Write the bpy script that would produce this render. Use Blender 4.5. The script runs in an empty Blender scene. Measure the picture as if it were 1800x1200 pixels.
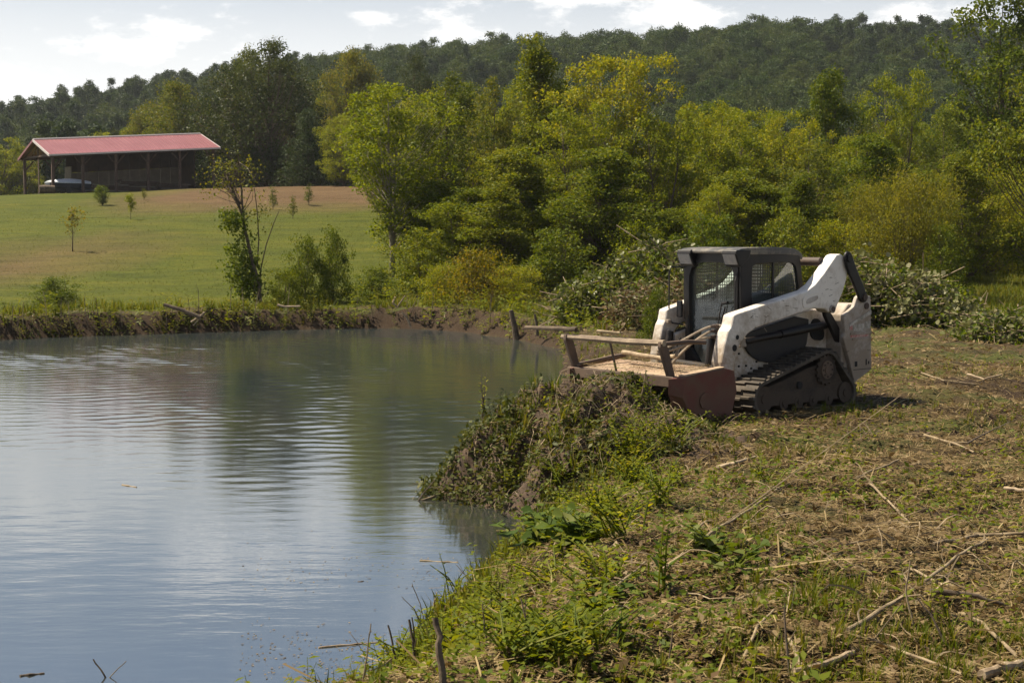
import bpy, bmesh, math, random
import numpy as np
from mathutils import Vector, Matrix

S = bpy.context.scene
COL = S.collection

# ---------------------------------------------------------------- camera
EYE = 2.2                      # eye height over the ground the loader stands on
FOC, HORIZ = 2500.0, 420.0     # photo pixels: focal length, row of the horizon
PITCH = math.atan((600 - HORIZ) / FOC)
cam = bpy.data.cameras.new('camera')
cam.sensor_width = 36.0
cam.lens = 50.0
cam.clip_start = 0.1
cam.clip_end = 6000
cam.dof.use_dof = True
cam.dof.focus_distance = 18.0
cam.dof.aperture_fstop = 11.0
co = bpy.data.objects.new('camera', cam)
co.location = (0, 0, EYE)
co.rotation_euler = (math.pi / 2 - PITCH, 0, 0)
COL.objects.link(co)
S.camera = co

# ---------------------------------------------------------------- sky, sun, exposure
SUN_DIR = Vector((-0.84, 0.36, 1.35)).normalized()     # towards the sun
EL = math.asin(SUN_DIR.z)
AZ = math.atan2(SUN_DIR.x, SUN_DIR.y)
S.view_settings.view_transform = 'Standard'
S.view_settings.look = 'None'
S.view_settings.gamma = 1.0
S.view_settings.use_curve_mapping = False
S.view_settings.exposure = 0.93
S.cycles.max_bounces = 8
S.cycles.diffuse_bounces = 2
S.cycles.transparent_max_bounces = 16
S.cycles.caustics_reflective = False
S.cycles.caustics_refractive = False
S.cycles.use_denoising = True

def cam_ray(px, py):
    u = (px - 900) / FOC
    v = (600 - py) / FOC
    return np.array([u, math.cos(PITCH) + v * math.sin(PITCH), -math.sin(PITCH) + v * math.cos(PITCH)])

W = bpy.data.worlds.new('World')
S.world = W
W.use_nodes = True
nt = W.node_tree
for n in list(nt.nodes):
    nt.nodes.remove(n)

def N(t, typ, **kw):
    n = t.nodes.new(typ)
    for k, v in kw.items():
        if k == 'inp':
            for a, b in v.items():
                n.inputs[a].default_value = b
        else:
            setattr(n, k, v)
    return n

def build_world():
    L = nt.links.new
    out = N(nt, 'ShaderNodeOutputWorld')
    bg = N(nt, 'ShaderNodeBackground', inp={'Strength': 0.05})
    sky = N(nt, 'ShaderNodeTexSky', sky_type='NISHITA', sun_disc=False, sun_elevation=EL, sun_rotation=AZ,
            altitude=100.0, air_density=1.0, dust_density=1.6, ozone_density=1.2)
    tc = N(nt, 'ShaderNodeTexCoord')
    # soft cumulus: chosen banks of cloud broken up by noise, and a thin noise layer everywhere
    puffs = [(205, 85, 120, 34), (310, 52, 80, 24), (18, 135, 60, 26), (640, 32, 55, 18), (800, 48, 95, 32),
             (1180, 22, 125, 36), (1640, 25, 110, 34), (1000, 2, 150, 20), (420, -150, 260, 60),
             (700, -75, 210, 46), (60, -80, 200, 42), (1500, -120, 260, 60), (-250, 60, 160, 40), (2050, 40, 180, 44)]
    sc = N(nt, 'ShaderNodeMapping', inp={'Scale': (1, 1, 2.4)})
    L(tc.outputs['Generated'], sc.inputs['Vector'])
    n1 = N(nt, 'ShaderNodeTexNoise', inp={'Scale': 34.0, 'Detail': 10.0, 'Roughness': 0.66})
    L(sc.outputs[0], n1.inputs['Vector'])
    acc = None
    for (px, py, wpx, hpx) in puffs:
        d = cam_ray(px, py)
        d = d / np.linalg.norm(d)
        sub = N(nt, 'ShaderNodeVectorMath', operation='SUBTRACT', inp={1: tuple(d)})
        L(tc.outputs['Generated'], sub.inputs[0])
        mul = N(nt, 'ShaderNodeVectorMath', operation='MULTIPLY', inp={1: (FOC / wpx, FOC / wpx, FOC / hpx)})
        L(sub.outputs[0], mul.inputs[0])
        ln = N(nt, 'ShaderNodeVectorMath', operation='LENGTH')
        L(mul.outputs[0], ln.inputs[0])
        mr = N(nt, 'ShaderNodeMapRange', interpolation_type='SMOOTHSTEP', inp={'From Min': 1.35, 'From Max': 0.0, 'To Min': 0.0, 'To Max': 0.62})
        L(ln.outputs['Value'], mr.inputs['Value'])
        if acc is None:
            acc = mr.outputs[0]
        else:
            m = N(nt, 'ShaderNodeMath', operation='MAXIMUM')
            L(acc, m.inputs[0]); L(mr.outputs[0], m.inputs[1])
            acc = m.outputs[0]
    n2 = N(nt, 'ShaderNodeTexNoise', inp={'Scale': 5.0, 'Detail': 6.0, 'Roughness': 0.55})
    L(sc.outputs[0], n2.inputs['Vector'])
    thin = N(nt, 'ShaderNodeMapRange', inp={'From Min': 0.46, 'From Max': 0.8, 'To Min': 0.0, 'To Max': 0.35})
    L(n2.outputs[0], thin.inputs['Value'])
    m0 = N(nt, 'ShaderNodeMath', operation='MAXIMUM')
    L(acc, m0.inputs[0]); L(thin.outputs[0], m0.inputs[1])
    add = N(nt, 'ShaderNodeMath', operation='ADD')
    nc = N(nt, 'ShaderNodeMath', operation='MULTIPLY_ADD', inp={1: 2.0, 2: -0.5})
    L(n1.outputs[0], nc.inputs[0])
    L(m0.outputs[0], add.inputs[0]); L(nc.outputs[0], add.inputs[1])
    cov = N(nt, 'ShaderNodeMapRange', interpolation_type='SMOOTHSTEP', inp={'From Min': 0.62, 'From Max': 1.25, 'To Min': 0.0, 'To Max': 0.9})
    L(add.outputs[0], cov.inputs['Value'])
    # pale summer haze in the air: whitens the sky towards the horizon
    sep = N(nt, 'ShaderNodeSeparateXYZ')
    L(tc.outputs['Generated'], sep.inputs[0])
    hz = N(nt, 'ShaderNodeMapRange', interpolation_type='SMOOTHSTEP', inp={'From Min': 0.06, 'From Max': 0.26, 'To Min': 0.95, 'To Max': 0.0})
    L(sep.outputs['Z'], hz.inputs['Value'])
    mh = N(nt, 'ShaderNodeMixRGB', inp={'Color2': (11.6, 11.5, 11.4, 1)})
    L(hz.outputs[0], mh.inputs['Fac']); L(sky.outputs[0], mh.inputs['Color1'])
    mx = N(nt, 'ShaderNodeMixRGB', inp={'Color2': (13.9, 13.6, 13.2, 1)})
    L(cov.outputs[0], mx.inputs['Fac']); L(mh.outputs[0], mx.inputs['Color1'])
    L(mx.outputs[0], bg.inputs['Color'])
    L(bg.outputs[0], out.inputs['Surface'])
build_world()

sl = bpy.data.lights.new('sun', 'SUN')
sl.energy = 5.0
sl.angle = math.radians(0.53)
sl.color = (1.0, 0.885, 0.70)
so = bpy.data.objects.new('sun', sl)
so.rotation_euler = (-SUN_DIR).to_track_quat('-Z', 'Y').to_euler()
so.location = (-30, 40, 80)
COL.objects.link(so)

# ---------------------------------------------------------------- helpers
rng = np.random.default_rng(7)

def link(name, me, parent=None, mat=None, loc=None):
    o = bpy.data.objects.new(name, me)
    COL.objects.link(o)
    if parent is not None:
        o.parent = parent
    if mat is not None and me is not None and not me.materials:
        me.materials.append(mat)
    if loc is not None:
        o.location = loc
    return o

def tag(o, label=None, cat=None, group=None, kind=None):
    if label: o['label'] = label
    if cat: o['category'] = cat
    if group: o['group'] = group
    if kind: o['kind'] = kind
    return o

def empty(name, loc=(0, 0, 0), rz=0.0, **kw):
    o = bpy.data.objects.new(name, None)
    o.location = loc
    o.rotation_euler = (0, 0, rz)
    o.empty_display_size = 0.3
    COL.objects.link(o)
    return tag(o, **kw)

def np_mesh(name, V, F, smooth=False):
    """V (n,3), F (m,k) all faces with k corners"""
    V = np.ascontiguousarray(V, dtype=np.float32)
    F = np.ascontiguousarray(F, dtype=np.int32)
    me = bpy.data.meshes.new(name)
    k = F.shape[1]
    me.vertices.add(len(V))
    me.vertices.foreach_set('co', V.ravel())
    me.loops.add(F.size)
    me.loops.foreach_set('vertex_index', F.ravel())
    me.polygons.add(len(F))
    me.polygons.foreach_set('loop_start', np.arange(0, F.size, k, dtype=np.int32))
    me.polygons.foreach_set('loop_total', np.full(len(F), k, dtype=np.int32))
    me.update(calc_edges=True)
    if smooth:
        me.polygons.foreach_set('use_smooth', np.ones(len(F), dtype=bool))
    return me

class MB:
    """collects simple shapes into one mesh"""
    def __init__(s):
        s.v = []; s.f = []
    def add(s, vs, fs):
        b = len(s.v)
        s.v += [tuple(map(float, p)) for p in vs]
        s.f += [tuple(b + i for i in f) for f in fs]
        return s
    def box(s, x0, x1, y0, y1, z0, z1):
        return s.add([(x0, y0, z0), (x1, y0, z0), (x1, y1, z0), (x0, y1, z0), (x0, y0, z1), (x1, y0, z1), (x1, y1, z1), (x0, y1, z1)],
                     [(0, 3, 2, 1), (4, 5, 6, 7), (0, 1, 5, 4), (1, 2, 6, 5), (2, 3, 7, 6), (3, 0, 4, 7)])
    def prism(s, prof, y0, y1):
        """profile in x,z extruded along y"""
        n = len(prof)
        a = sum(prof[i][0] * prof[(i + 1) % n][1] - prof[(i + 1) % n][0] * prof[i][1] for i in range(n))
        if a > 0: prof = prof[::-1]
        vs = [(x, y0, z) for x, z in prof] + [(x, y1, z) for x, z in prof]
        fs = [tuple(range(n - 1, -1, -1)), tuple(range(n, 2 * n))]
        fs += [(i, (i + 1) % n, n + (i + 1) % n, n + i) for i in range(n)]
        return s.add(vs, fs)
    def prismx(s, prof, x0, x1):
        """profile in y,z extruded along x"""
        n = len(prof)
        vs = [(x0, y, z) for y, z in prof] + [(x1, y, z) for y, z in prof]
        fs = [tuple(range(n - 1, -1, -1)), tuple(range(n, 2 * n))]
        fs += [(i, (i + 1) % n, n + (i + 1) % n, n + i) for i in range(n)]
        return s.add(vs, fs)
    def ring(s, outer, inner, y0, y1):
        """frame between two loops of equal length in x,z, extruded along y"""
        n = len(outer)
        vs = [(x, y0, z) for x, z in outer] + [(x, y0, z) for x, z in inner] + [(x, y1, z) for x, z in outer] + [(x, y1, z) for x, z in inner]
        fs = []
        for i in range(n):
            j = (i + 1) % n
            fs += [(i, j, n + j, n + i), (2 * n + i, 3 * n + i, 3 * n + j, 2 * n + j), (i, 2 * n + i, 2 * n + j, j), (n + i, n + j, 3 * n + j, 3 * n + i)]
        return s.add(vs, fs)
    def tube(s, pts, rad, n=8, cap=True):
        pts = [Vector(p) for p in pts]
        if not hasattr(rad, '__len__'): rad = [rad] * len(pts)
        vs = []; fs = []
        for i, p in enumerate(pts):
            t = (pts[min(i + 1, len(pts) - 1)] - pts[max(i - 1, 0)]).normalized()
            a = t.cross(Vector((0.13, 0.21, 1.0)) if abs(t.z) < 0.9 else Vector((1, 0.1, 0))).normalized()
            b = t.cross(a)
            for k in range(n):
                w = 2 * math.pi * k / n
                vs.append(p + (a * math.cos(w) + b * math.sin(w)) * rad[i])
        for i in range(len(pts) - 1):
            for k in range(n):
                fs.append((i * n + k, (i + 1) * n + k, (i + 1) * n + (k + 1) % n, i * n + (k + 1) % n))
        if cap:
            fs.append(tuple(range(n))); fs.append(tuple(range(len(pts) * n - 1, (len(pts) - 1) * n - 1, -1)))
        return s.add(vs, fs)
    def mesh(s, name):
        me = bpy.data.meshes.new(name)
        me.from_pydata(s.v, [], s.f)
        me.update()
        bm = bmesh.new(); bm.from_mesh(me)
        bmesh.ops.recalc_face_normals(bm, faces=bm.faces)
        bm.to_mesh(me); bm.free()
        return me
    def obj(s, name, mat, parent=None, bevel=0.0, smooth=False, kind=None):
        me = s.mesh(name)
        if smooth:
            me.polygons.foreach_set('use_smooth', np.ones(len(me.polygons), dtype=bool))
        o = link(name, me, parent, mat)
        if smooth:
            m = o.modifiers.new('sm', 'EDGE_SPLIT'); m.split_angle = math.radians(38)
        if bevel:
            m = o.modifiers.new('bv', 'BEVEL'); m.width = bevel; m.segments = 2; m.limit_method = 'ANGLE'; m.angle_limit = math.radians(28)
        if kind: o['kind'] = kind
        return o

def wedge_dirs(t):
    return t

# numpy noise
def _h(ix, iy, seed):
    n = (ix.astype(np.int64) * 374761393 + iy.astype(np.int64) * 668265263 + seed * 982451653) & 0xffffffff
    n = ((n ^ (n >> 13)) * 1274126177) & 0xffffffff
    return ((n ^ (n >> 16)) & 0xffff) / 65535.0
def vnoise(x, y, seed=0):
    ix = np.floor(x); iy = np.floor(y); fx = x - ix; fy = y - iy
    fx = fx * fx * (3 - 2 * fx); fy = fy * fy * (3 - 2 * fy)
    a = _h(ix, iy, seed); b = _h(ix + 1, iy, seed); c = _h(ix, iy + 1, seed); d = _h(ix + 1, iy + 1, seed)
    return (a * (1 - fx) + b * fx) * (1 - fy) + (c * (1 - fx) + d * fx) * fy
def fbm(x, y, seed=0, o=4):
    s = 0; a = 0.5; f = 1.0
    for i in range(o):
        s = s + a * (vnoise(x * f, y * f, seed + i) - 0.5); a *= 0.5; f *= 2.03
    return s * 2
def sstep(a, b, x):
    t = np.clip((x - a) / (b - a), 0, 1)
    return t * t * (3 - 2 * t)

# ---------------------------------------------------------------- terrain as a function
WATER = -0.6
SHORE = [(-17.5, 36.5), (-15.0, 38.6), (-13.2, 40.3), (-11.0, 41.6), (-8.5, 43.0), (-6.6, 44.0), (-4.2, 44.6), (-2.6, 44.0), (-1.3, 42.5),
         (0.0, 39.6), (0.9, 37.4), (1.25, 35.6), (1.05, 30), (0.75, 24), (0.55, 20.5), (0.25, 18.4), (-0.1, 17.0), (-0.35, 16.0), (-0.2, 15.2), (0.05, 14.7),
         (0.16, 14.1), (-0.05, 12.7), (-0.28, 11.7), (-0.52, 10.8), (-0.74, 10.0), (-0.93, 9.0), (-1.08, 8.2), (-1.3, 7.2), (-2.3, 5.4), (-6, 3.6), (-14, 2.0),
         (-40, 2), (-60, 16), (-48, 27), (-30, 33)]
SH = np.array(SHORE)
def shore_dist(x, y):
    """signed distance to the pond's edge, negative over the water"""
    x = np.asarray(x, float); y = np.asarray(y, float)
    shp = x.shape; P = np.stack([x.ravel(), y.ravel()], 1)
    best = np.full(len(P), 1e9); ins = np.zeros(len(P), bool)
    for i in range(len(SH)):
        a = SH[i]; b = SH[(i + 1) % len(SH)]; d = b - a
        t = np.clip(((P - a) @ d) / (d @ d), 0, 1)
        q = P - a - t[:, None] * d
        best = np.minimum(best, q[:, 0] ** 2 + q[:, 1] ** 2)
        c = (a[1] > P[:, 1]) != (b[1] > P[:, 1])
        with np.errstate(divide='ignore', invalid='ignore'):
            xx = a[0] + (P[:, 1] - a[1]) * d[0] / (d[1] if d[1] != 0 else 1e-9)
        ins ^= c & (P[:, 0] < xx)
    r = np.sqrt(best)
    return np.where(ins, -r, r).reshape(shp)

RIDGE_PX = [-900, 0, 150, 290, 560, 860, 1100, 1300, 1500, 1700, 2700]
RIDGE_Z = [24, 30, 34.5, 38, 45.5, 50.5, 52, 55.5, 55, 53.5, 45]
LO = np.array([3.15633, 18.94723]); LYAW = math.radians(220)
def ground(x, y, detail=True):
    x = np.asarray(x, float); y = np.asarray(y, float)
    u = np.where(y > 5, x / np.maximum(y, 5), 0); px = 900 + 2500 * u
    z = 0.42 * (1 - sstep(5.0, 15.5, y))
    mL = 1 - sstep(680, 1000, px)
    s = np.clip((y - 46) / 74, 0, 1)
    F = np.interp(y, [46, 60, 120, 130, 150, 200], [0, 0.75, 5.85, 6.4, 5.9, 4.0]) + 0.025 * (np.clip(x, -60, 0) + 34) * s
    far = 1 - sstep(150, 300, y)
    z = z + mL * F * far
    z = z + (1 - mL) * np.clip(0.03 * (y - 42), 0, 3.0) * far
    R = np.interp(px, RIDGE_PX, RIDGE_Z)
    z = z + R * sstep(165, 440, y) - 0.12 * np.clip(y - 470, 0, 600)
    d = shore_dist(x, y)
    if detail:
        lx = (x - LO[0]); ly = (y - LO[1])
        flat = 1 - np.exp(-((lx ** 2 + ly ** 2) / 2.2 ** 2) ** 2) * 0.8
        amp = np.where(y < 45, 1.0, 0.5) * sstep(0.0, 1.2, d) * flat
        z = z + amp * (0.17 * fbm(x * 0.55, y * 0.55, 3, 4) + 0.09 * fbm(x * 2.6, y * 2.6, 11, 3) + 0.055 * fbm(x * 7, y * 7, 17, 3)) * (y < 220)
        z = z + (y >= 60) * 0.5 * fbm(x * 0.05, y * 0.05, 31, 2) * (y < 220)
        d = d + 0.28 * fbm(x * 1.1, y * 1.1, 21, 3) * sstep(60, 30, y)
    w = np.where(y > 30, 0.75, np.interp(y, [8, 16, 30], [1.7, 1.5, 0.8]))
    up = sstep(-0.05, 1.0, d / w) ** 0.8
    zb = WATER - 0.06 + (z - WATER + 0.06) * up
    under = WATER - 0.06 + np.clip(d, -4, 0) * 0.45
    return np.where(d < 0, under, zb)

# the heap of torn soil and weeds the loader has pushed to the pond's edge
MOUND = [(1.25, 17.0, 0.40, 0.62), (0.62, 16.75, 0.58, 0.62), (0.10, 16.3, 0.60, 0.60), (-0.25, 15.85, 0.66, 0.46), (-0.52, 15.6, 0.46, 0.36), (0.55, 15.6, 0.45, 0.7), (-0.1, 15.3, 0.42, 0.40), (1.05, 15.9, 0.34, 0.8), (0.75, 14.9, 0.34, 0.75), (1.5, 15.4, 0.22, 0.8), (0.45, 14.6, 0.25, 0.4)]
def mound(x, y):
    m = 0
    for (mx, my, h, r) in MOUND:
        m = np.maximum(m, h * np.exp(-((x - mx) ** 2 + (y - my) ** 2) / (r * r))) + 0.25 * np.minimum(m, h * np.exp(-((x - mx) ** 2 + (y - my) ** 2) / (r * r)))
    return m * (1 + 0.55 * fbm(x * 3.1, y * 3.1, 41, 3)) + 0.16 * fbm(x * 5.5, y * 5.5, 47, 3) * np.clip(m * 3, 0, 1)
def top(x, y):
    return ground(x, y) + np.maximum(mound(np.asarray(x, float), np.asarray(y, float)), 0)

_T = np.concatenate([np.linspace(4, 60, 700), np.linspace(60.2, 600, 1500)])
def hit(px, py, f=top):
    """where the line of sight through a photo pixel meets the ground"""
    d = cam_ray(px, py)
    P = np.array([0, 0, EYE]) + _T[:, None] * d
    g = np.maximum(f(P[:, 0], P[:, 1]), WATER)
    k = np.argmax(P[:, 2] < g)
    return np.array([P[k, 0], P[k, 1], g[k]])
def at(px, py, D):
    d = cam_ray(px, py)
    return np.array([0, 0, EYE]) + d * (D / d[1])
def pix_h(py_top, D, z0):
    return EYE + (HORIZ - py_top) / FOC * D - z0

# ---------------------------------------------------------------- materials
def new_mat(name):
    m = bpy.data.materials.new(name)
    m.use_nodes = True
    t = m.node_tree
    b = t.nodes['Principled BSDF']
    return m, t, b

def ramp(t, stops, interp='LINEAR'):
    r = t.nodes.new('ShaderNodeValToRGB')
    r.color_ramp.interpolation = interp
    el = r.color_ramp.elements
    el[0].position = stops[0][0]; el[0].color = (*stops[0][1], 1)
    el[1].position = stops[-1][0]; el[1].color = (*stops[-1][1], 1)
    for p, c in stops[1:-1]:
        e = el.new(p); e.color = (*c, 1)
    return r

def noise(t, scale, detail=4, rough=0.55, coord='Object', mapscale=None):
    tc = t.nodes.new('ShaderNodeTexCoord')
    n = t.nodes.new('ShaderNodeTexNoise')
    n.inputs['Scale'].default_value = scale; n.inputs['Detail'].default_value = detail; n.inputs['Roughness'].default_value = rough
    if mapscale:
        mp = t.nodes.new('ShaderNodeMapping'); mp.inputs['Scale'].default_value = mapscale
        t.links.new(tc.outputs[coord], mp.inputs['Vector']); t.links.new(mp.outputs[0], n.inputs['Vector'])
    else:
        t.links.new(tc.outputs[coord], n.inputs['Vector'])
    return n

def mixrgb(t, fac, a, b, mode='MIX'):
    m = t.nodes.new('ShaderNodeMixRGB'); m.blend_type = mode
    for s, v in (('Fac', fac), ('Color1', a), ('Color2', b)):
        if hasattr(v, 'is_linked') or hasattr(v, 'links'):
            t.links.new(v, m.inputs[s])
        elif isinstance(v, (int, float)):
            m.inputs[s].default_value = v
        else:
            m.inputs[s].default_value = (*v, 1)
    return m.outputs[0]

def bump(t, b, h, strength=0.4, dist=0.02):
    n = t.nodes.new('ShaderNodeBump'); n.inputs['Strength'].default_value = strength; n.inputs['Distance'].default_value = dist
    t.links.new(h, n.inputs['Height']); t.links.new(n.outputs[0], b.inputs['Normal'])

def leaf_mat(name, cols, trans=0.4, tcol=(1.55, 1.38, 0.45), rough=0.55, vary=0.35, spec=0.13, gain=1.0):
    cols = [tuple(v * gain for v in c) for c in cols]
    """every leaf its own shade; light shines through the blades"""
    m, t, b = new_mat(name)
    g = t.nodes.new('ShaderNodeNewGeometry')
    oi = t.nodes.new('ShaderNodeObjectInfo')
    n = noise(t, 0.9, 3)
    k = len(cols)
    # random leaf + random plant + patches
    a1 = t.nodes.new('ShaderNodeMath'); a1.operation = 'MULTIPLY_ADD'; a1.inputs[1].default_value = 0.55; a1.inputs[2].default_value = -0.05
    t.links.new(g.outputs['Random Per Island'], a1.inputs[0])
    a2 = t.nodes.new('ShaderNodeMath'); a2.operation = 'MULTIPLY_ADD'; a2.inputs[1].default_value = vary
    t.links.new(oi.outputs['Random'], a2.inputs[0]); t.links.new(a1.outputs[0], a2.inputs[2])
    a3 = t.nodes.new('ShaderNodeMath'); a3.operation = 'MULTIPLY_ADD'; a3.inputs[1].default_value = 0.35
    t.links.new(n.outputs[0], a3.inputs[0]); t.links.new(a2.outputs[0], a3.inputs[2])
    r = ramp(t, [(i / (k - 1), c) for i, c in enumerate(cols)])
    t.links.new(a3.outputs[0], r.inputs[0])
    t.links.new(r.outputs[0], b.inputs['Base Color'])
    b.inputs['Roughness'].default_value = rough
    b.inputs['Specular IOR Level'].default_value = spec
    tl = t.nodes.new('ShaderNodeBsdfTranslucent')
    tc = mixrgb(t, 1.0, r.outputs[0], tcol, 'MULTIPLY')
    t.links.new(tc, tl.inputs['Color'])
    mx = t.nodes.new('ShaderNodeMixShader'); mx.inputs[0].default_value = trans
    t.links.new(b.outputs[0], mx.inputs[1]); t.links.new(tl.outputs[0], mx.inputs[2])
    t.links.new(mx.outputs[0], t.nodes['Material Output'].inputs['Surface'])
    return m

def plain(name, col, rough=0.6, metal=0.0, col2=None, scale=8.0, bumps=0.0, spec=0.5):
    m, t, b = new_mat(name)
    b.inputs['Roughness'].default_value = rough; b.inputs['Metallic'].default_value = metal
    b.inputs['Specular IOR Level'].default_value = spec
    if col2 is None:
        b.inputs['Base Color'].default_value = (*col, 1)
    else:
        n = noise(t, scale, 6, 0.65)
        r = ramp(t, [(0.35, col), (0.65, col2)])
        t.links.new(n.outputs[0], r.inputs[0]); t.links.new(r.outputs[0], b.inputs['Base Color'])
        if bumps: bump(t, b, n.outputs[0], bumps)
    return m

M = {}
M['leaf_yellow'] = leaf_mat('leaf_yellow_green', [(0.043, 0.066, 0.005), (0.082, 0.110, 0.006), (0.128, 0.144, 0.008), (0.20, 0.180, 0.011)], 0.42, gain=1.5)
M['leaf_mid'] = leaf_mat('leaf_mid_green', [(0.021, 0.039, 0.005), (0.046, 0.071, 0.006), (0.082, 0.104, 0.008), (0.14, 0.142, 0.012)], 0.38, gain=1.4)
M['leaf_olive'] = leaf_mat('leaf_olive', [(0.027, 0.044, 0.007), (0.054, 0.075, 0.010), (0.088, 0.100, 0.013), (0.15, 0.130, 0.018)], 0.35, gain=1.4)
M['leaf_dark'] = leaf_mat('leaf_dark_green', [(0.012, 0.024, 0.008), (0.024, 0.040, 0.010), (0.042, 0.058, 0.014), (0.07, 0.078, 0.018)], 0.25, gain=1.15)
M['leaf_bright'] = leaf_mat('leaf_bright_green', [(0.055, 0.088, 0.007), (0.095, 0.128, 0.009), (0.14, 0.16, 0.012), (0.22, 0.195, 0.018)], 0.45, gain=1.05)
M['leaf_autumn'] = leaf_mat('leaf_turning', [(0.07, 0.085, 0.008), (0.12, 0.13, 0.010), (0.18, 0.155, 0.012), (0.25, 0.14, 0.014)], 0.42, gain=1.0)
M['leaf_pale'] = leaf_mat('leaf_wilted_pale', [(0.05, 0.068, 0.016), (0.11, 0.122, 0.036), (0.19, 0.19, 0.08), (0.30, 0.28, 0.155)], 0.22, (1.1, 1.1, 0.7), 0.38, gain=0.85)
M['leaf_dry'] = leaf_mat('leaf_dry', [(0.045, 0.026, 0.012), (0.10, 0.062, 0.027), (0.18, 0.125, 0.058), (0.36, 0.28, 0.16)], 0.2, (1.1, 1.0, 0.7), 0.55)
M['leaf_hill'] = leaf_mat('leaf_hillside', [(0.014, 0.034, 0.009), (0.027, 0.054, 0.011), (0.042, 0.071, 0.013), (0.068, 0.088, 0.017)], 0.25, vary=0.55, rough=0.6, gain=1.0)
M['needle'] = leaf_mat('pine_needles', [(0.012, 0.028, 0.012), (0.022, 0.042, 0.015), (0.036, 0.056, 0.018), (0.055, 0.072, 0.022)], 0.2, vary=0.4, rough=0.6, gain=1.2)
M['straw'] = leaf_mat('chopped_straw', [(0.036, 0.021, 0.008), (0.085, 0.055, 0.020), (0.17, 0.120, 0.048), (0.38, 0.29, 0.145)], 0.15, (1.1, 1.0, 0.7), 0.6)
M['grass'] = leaf_mat('grass_blades', [(0.032, 0.058, 0.006), (0.068, 0.10, 0.009), (0.115, 0.135, 0.014), (0.22, 0.18, 0.045)], 0.36)
M['lawn'] = leaf_mat('lawn_blades', [(0.036, 0.050, 0.003), (0.060, 0.074, 0.004), (0.086, 0.094, 0.006), (0.12, 0.11, 0.010)], 0.3)
M['bark'] = plain('bark_grey_brown', (0.050, 0.035, 0.022), 0.9, 0, (0.15, 0.108, 0.070), 6, 0.5)
M['bark_pale'] = plain('bark_pale', (0.11, 0.09, 0.065), 0.85, 0, (0.27, 0.235, 0.185), 7, 0.4)
M['twig'] = plain('dead_twig', (0.13, 0.092, 0.050), 0.85, 0, (0.32, 0.245, 0.145), 9, 0.3)
M['peeled'] = plain('peeled_wood', (0.18, 0.125, 0.075), 0.85, 0, (0.40, 0.31, 0.20), 9, 0.5)
M['soil'] = plain('dark_soil', (0.028, 0.017, 0.010), 0.95, 0, (0.085, 0.052, 0.029), 7, 0.9)

def ground_mat():
    m, t, b = new_mat('cleared_ground')
    n1 = noise(t, 0.55, 5, 0.6); n2 = noise(t, 5.0, 8, 0.7); n3 = noise(t, 38.0, 6, 0.7)
    n4 = noise(t, 1.7, 4, 0.6)
    straw = ramp(t, [(0.3, (0.032, 0.020, 0.008)), (0.5, (0.082, 0.056, 0.023)), (0.72, (0.17, 0.122, 0.053))])
    t.links.new(n3.outputs[0], straw.inputs[0])
    soil = ramp(t, [(0.3, (0.022, 0.014, 0.008)), (0.7, (0.075, 0.047, 0.026))])
    t.links.new(n3.outputs[0], soil.inputs[0])
    f1 = ramp(t, [(0.46, (0, 0, 0)), (0.62, (1, 1, 1))]); t.links.new(n4.outputs[0], f1.inputs[0])
    c = mixrgb(t, f1.outputs[0], straw.outputs[0], soil.outputs[0])
    gr = ramp(t, [(0.3, (0.035, 0.05, 0.01)), (0.7, (0.11, 0.125, 0.022))]); t.links.new(n2.outputs[0], gr.inputs[0])
    f2 = ramp(t, [(0.46, (0, 0, 0)), (0.6, (0.8, 0.8, 0.8))]); t.links.new(n1.outputs[0], f2.inputs[0])
    c = mixrgb(t, f2.outputs[0], c, gr.outputs[0])
    t.links.new(c, b.inputs['Base Color'])
    b.inputs['Roughness'].default_value = 0.95; b.inputs['Specular IOR Level'].default_value = 0.2
    # bare earth where the bank is too steep to hold straw
    ge = t.nodes.new('ShaderNodeNewGeometry'); sx = t.nodes.new('ShaderNodeSeparateXYZ'); t.links.new(ge.outputs['True Normal'], sx.inputs[0])
    st = t.nodes.new('ShaderNodeMapRange'); st.inputs['From Min'].default_value = 0.93; st.inputs['From Max'].default_value = 0.80; t.links.new(sx.outputs['Z'], st.inputs['Value'])
    c2 = mixrgb(t, st.outputs[0], c, soil.outputs[0]); t.links.new(c2, b.inputs['Base Color'])
    a = t.nodes.new('ShaderNodeMath'); a.operation = 'ADD'
    t.links.new(n2.outputs[0], a.inputs[0]); t.links.new(n3.outputs[0], a.inputs[1])
    bump(t, b, a.outputs[0], 1.0, 0.05)
    return m
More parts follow.
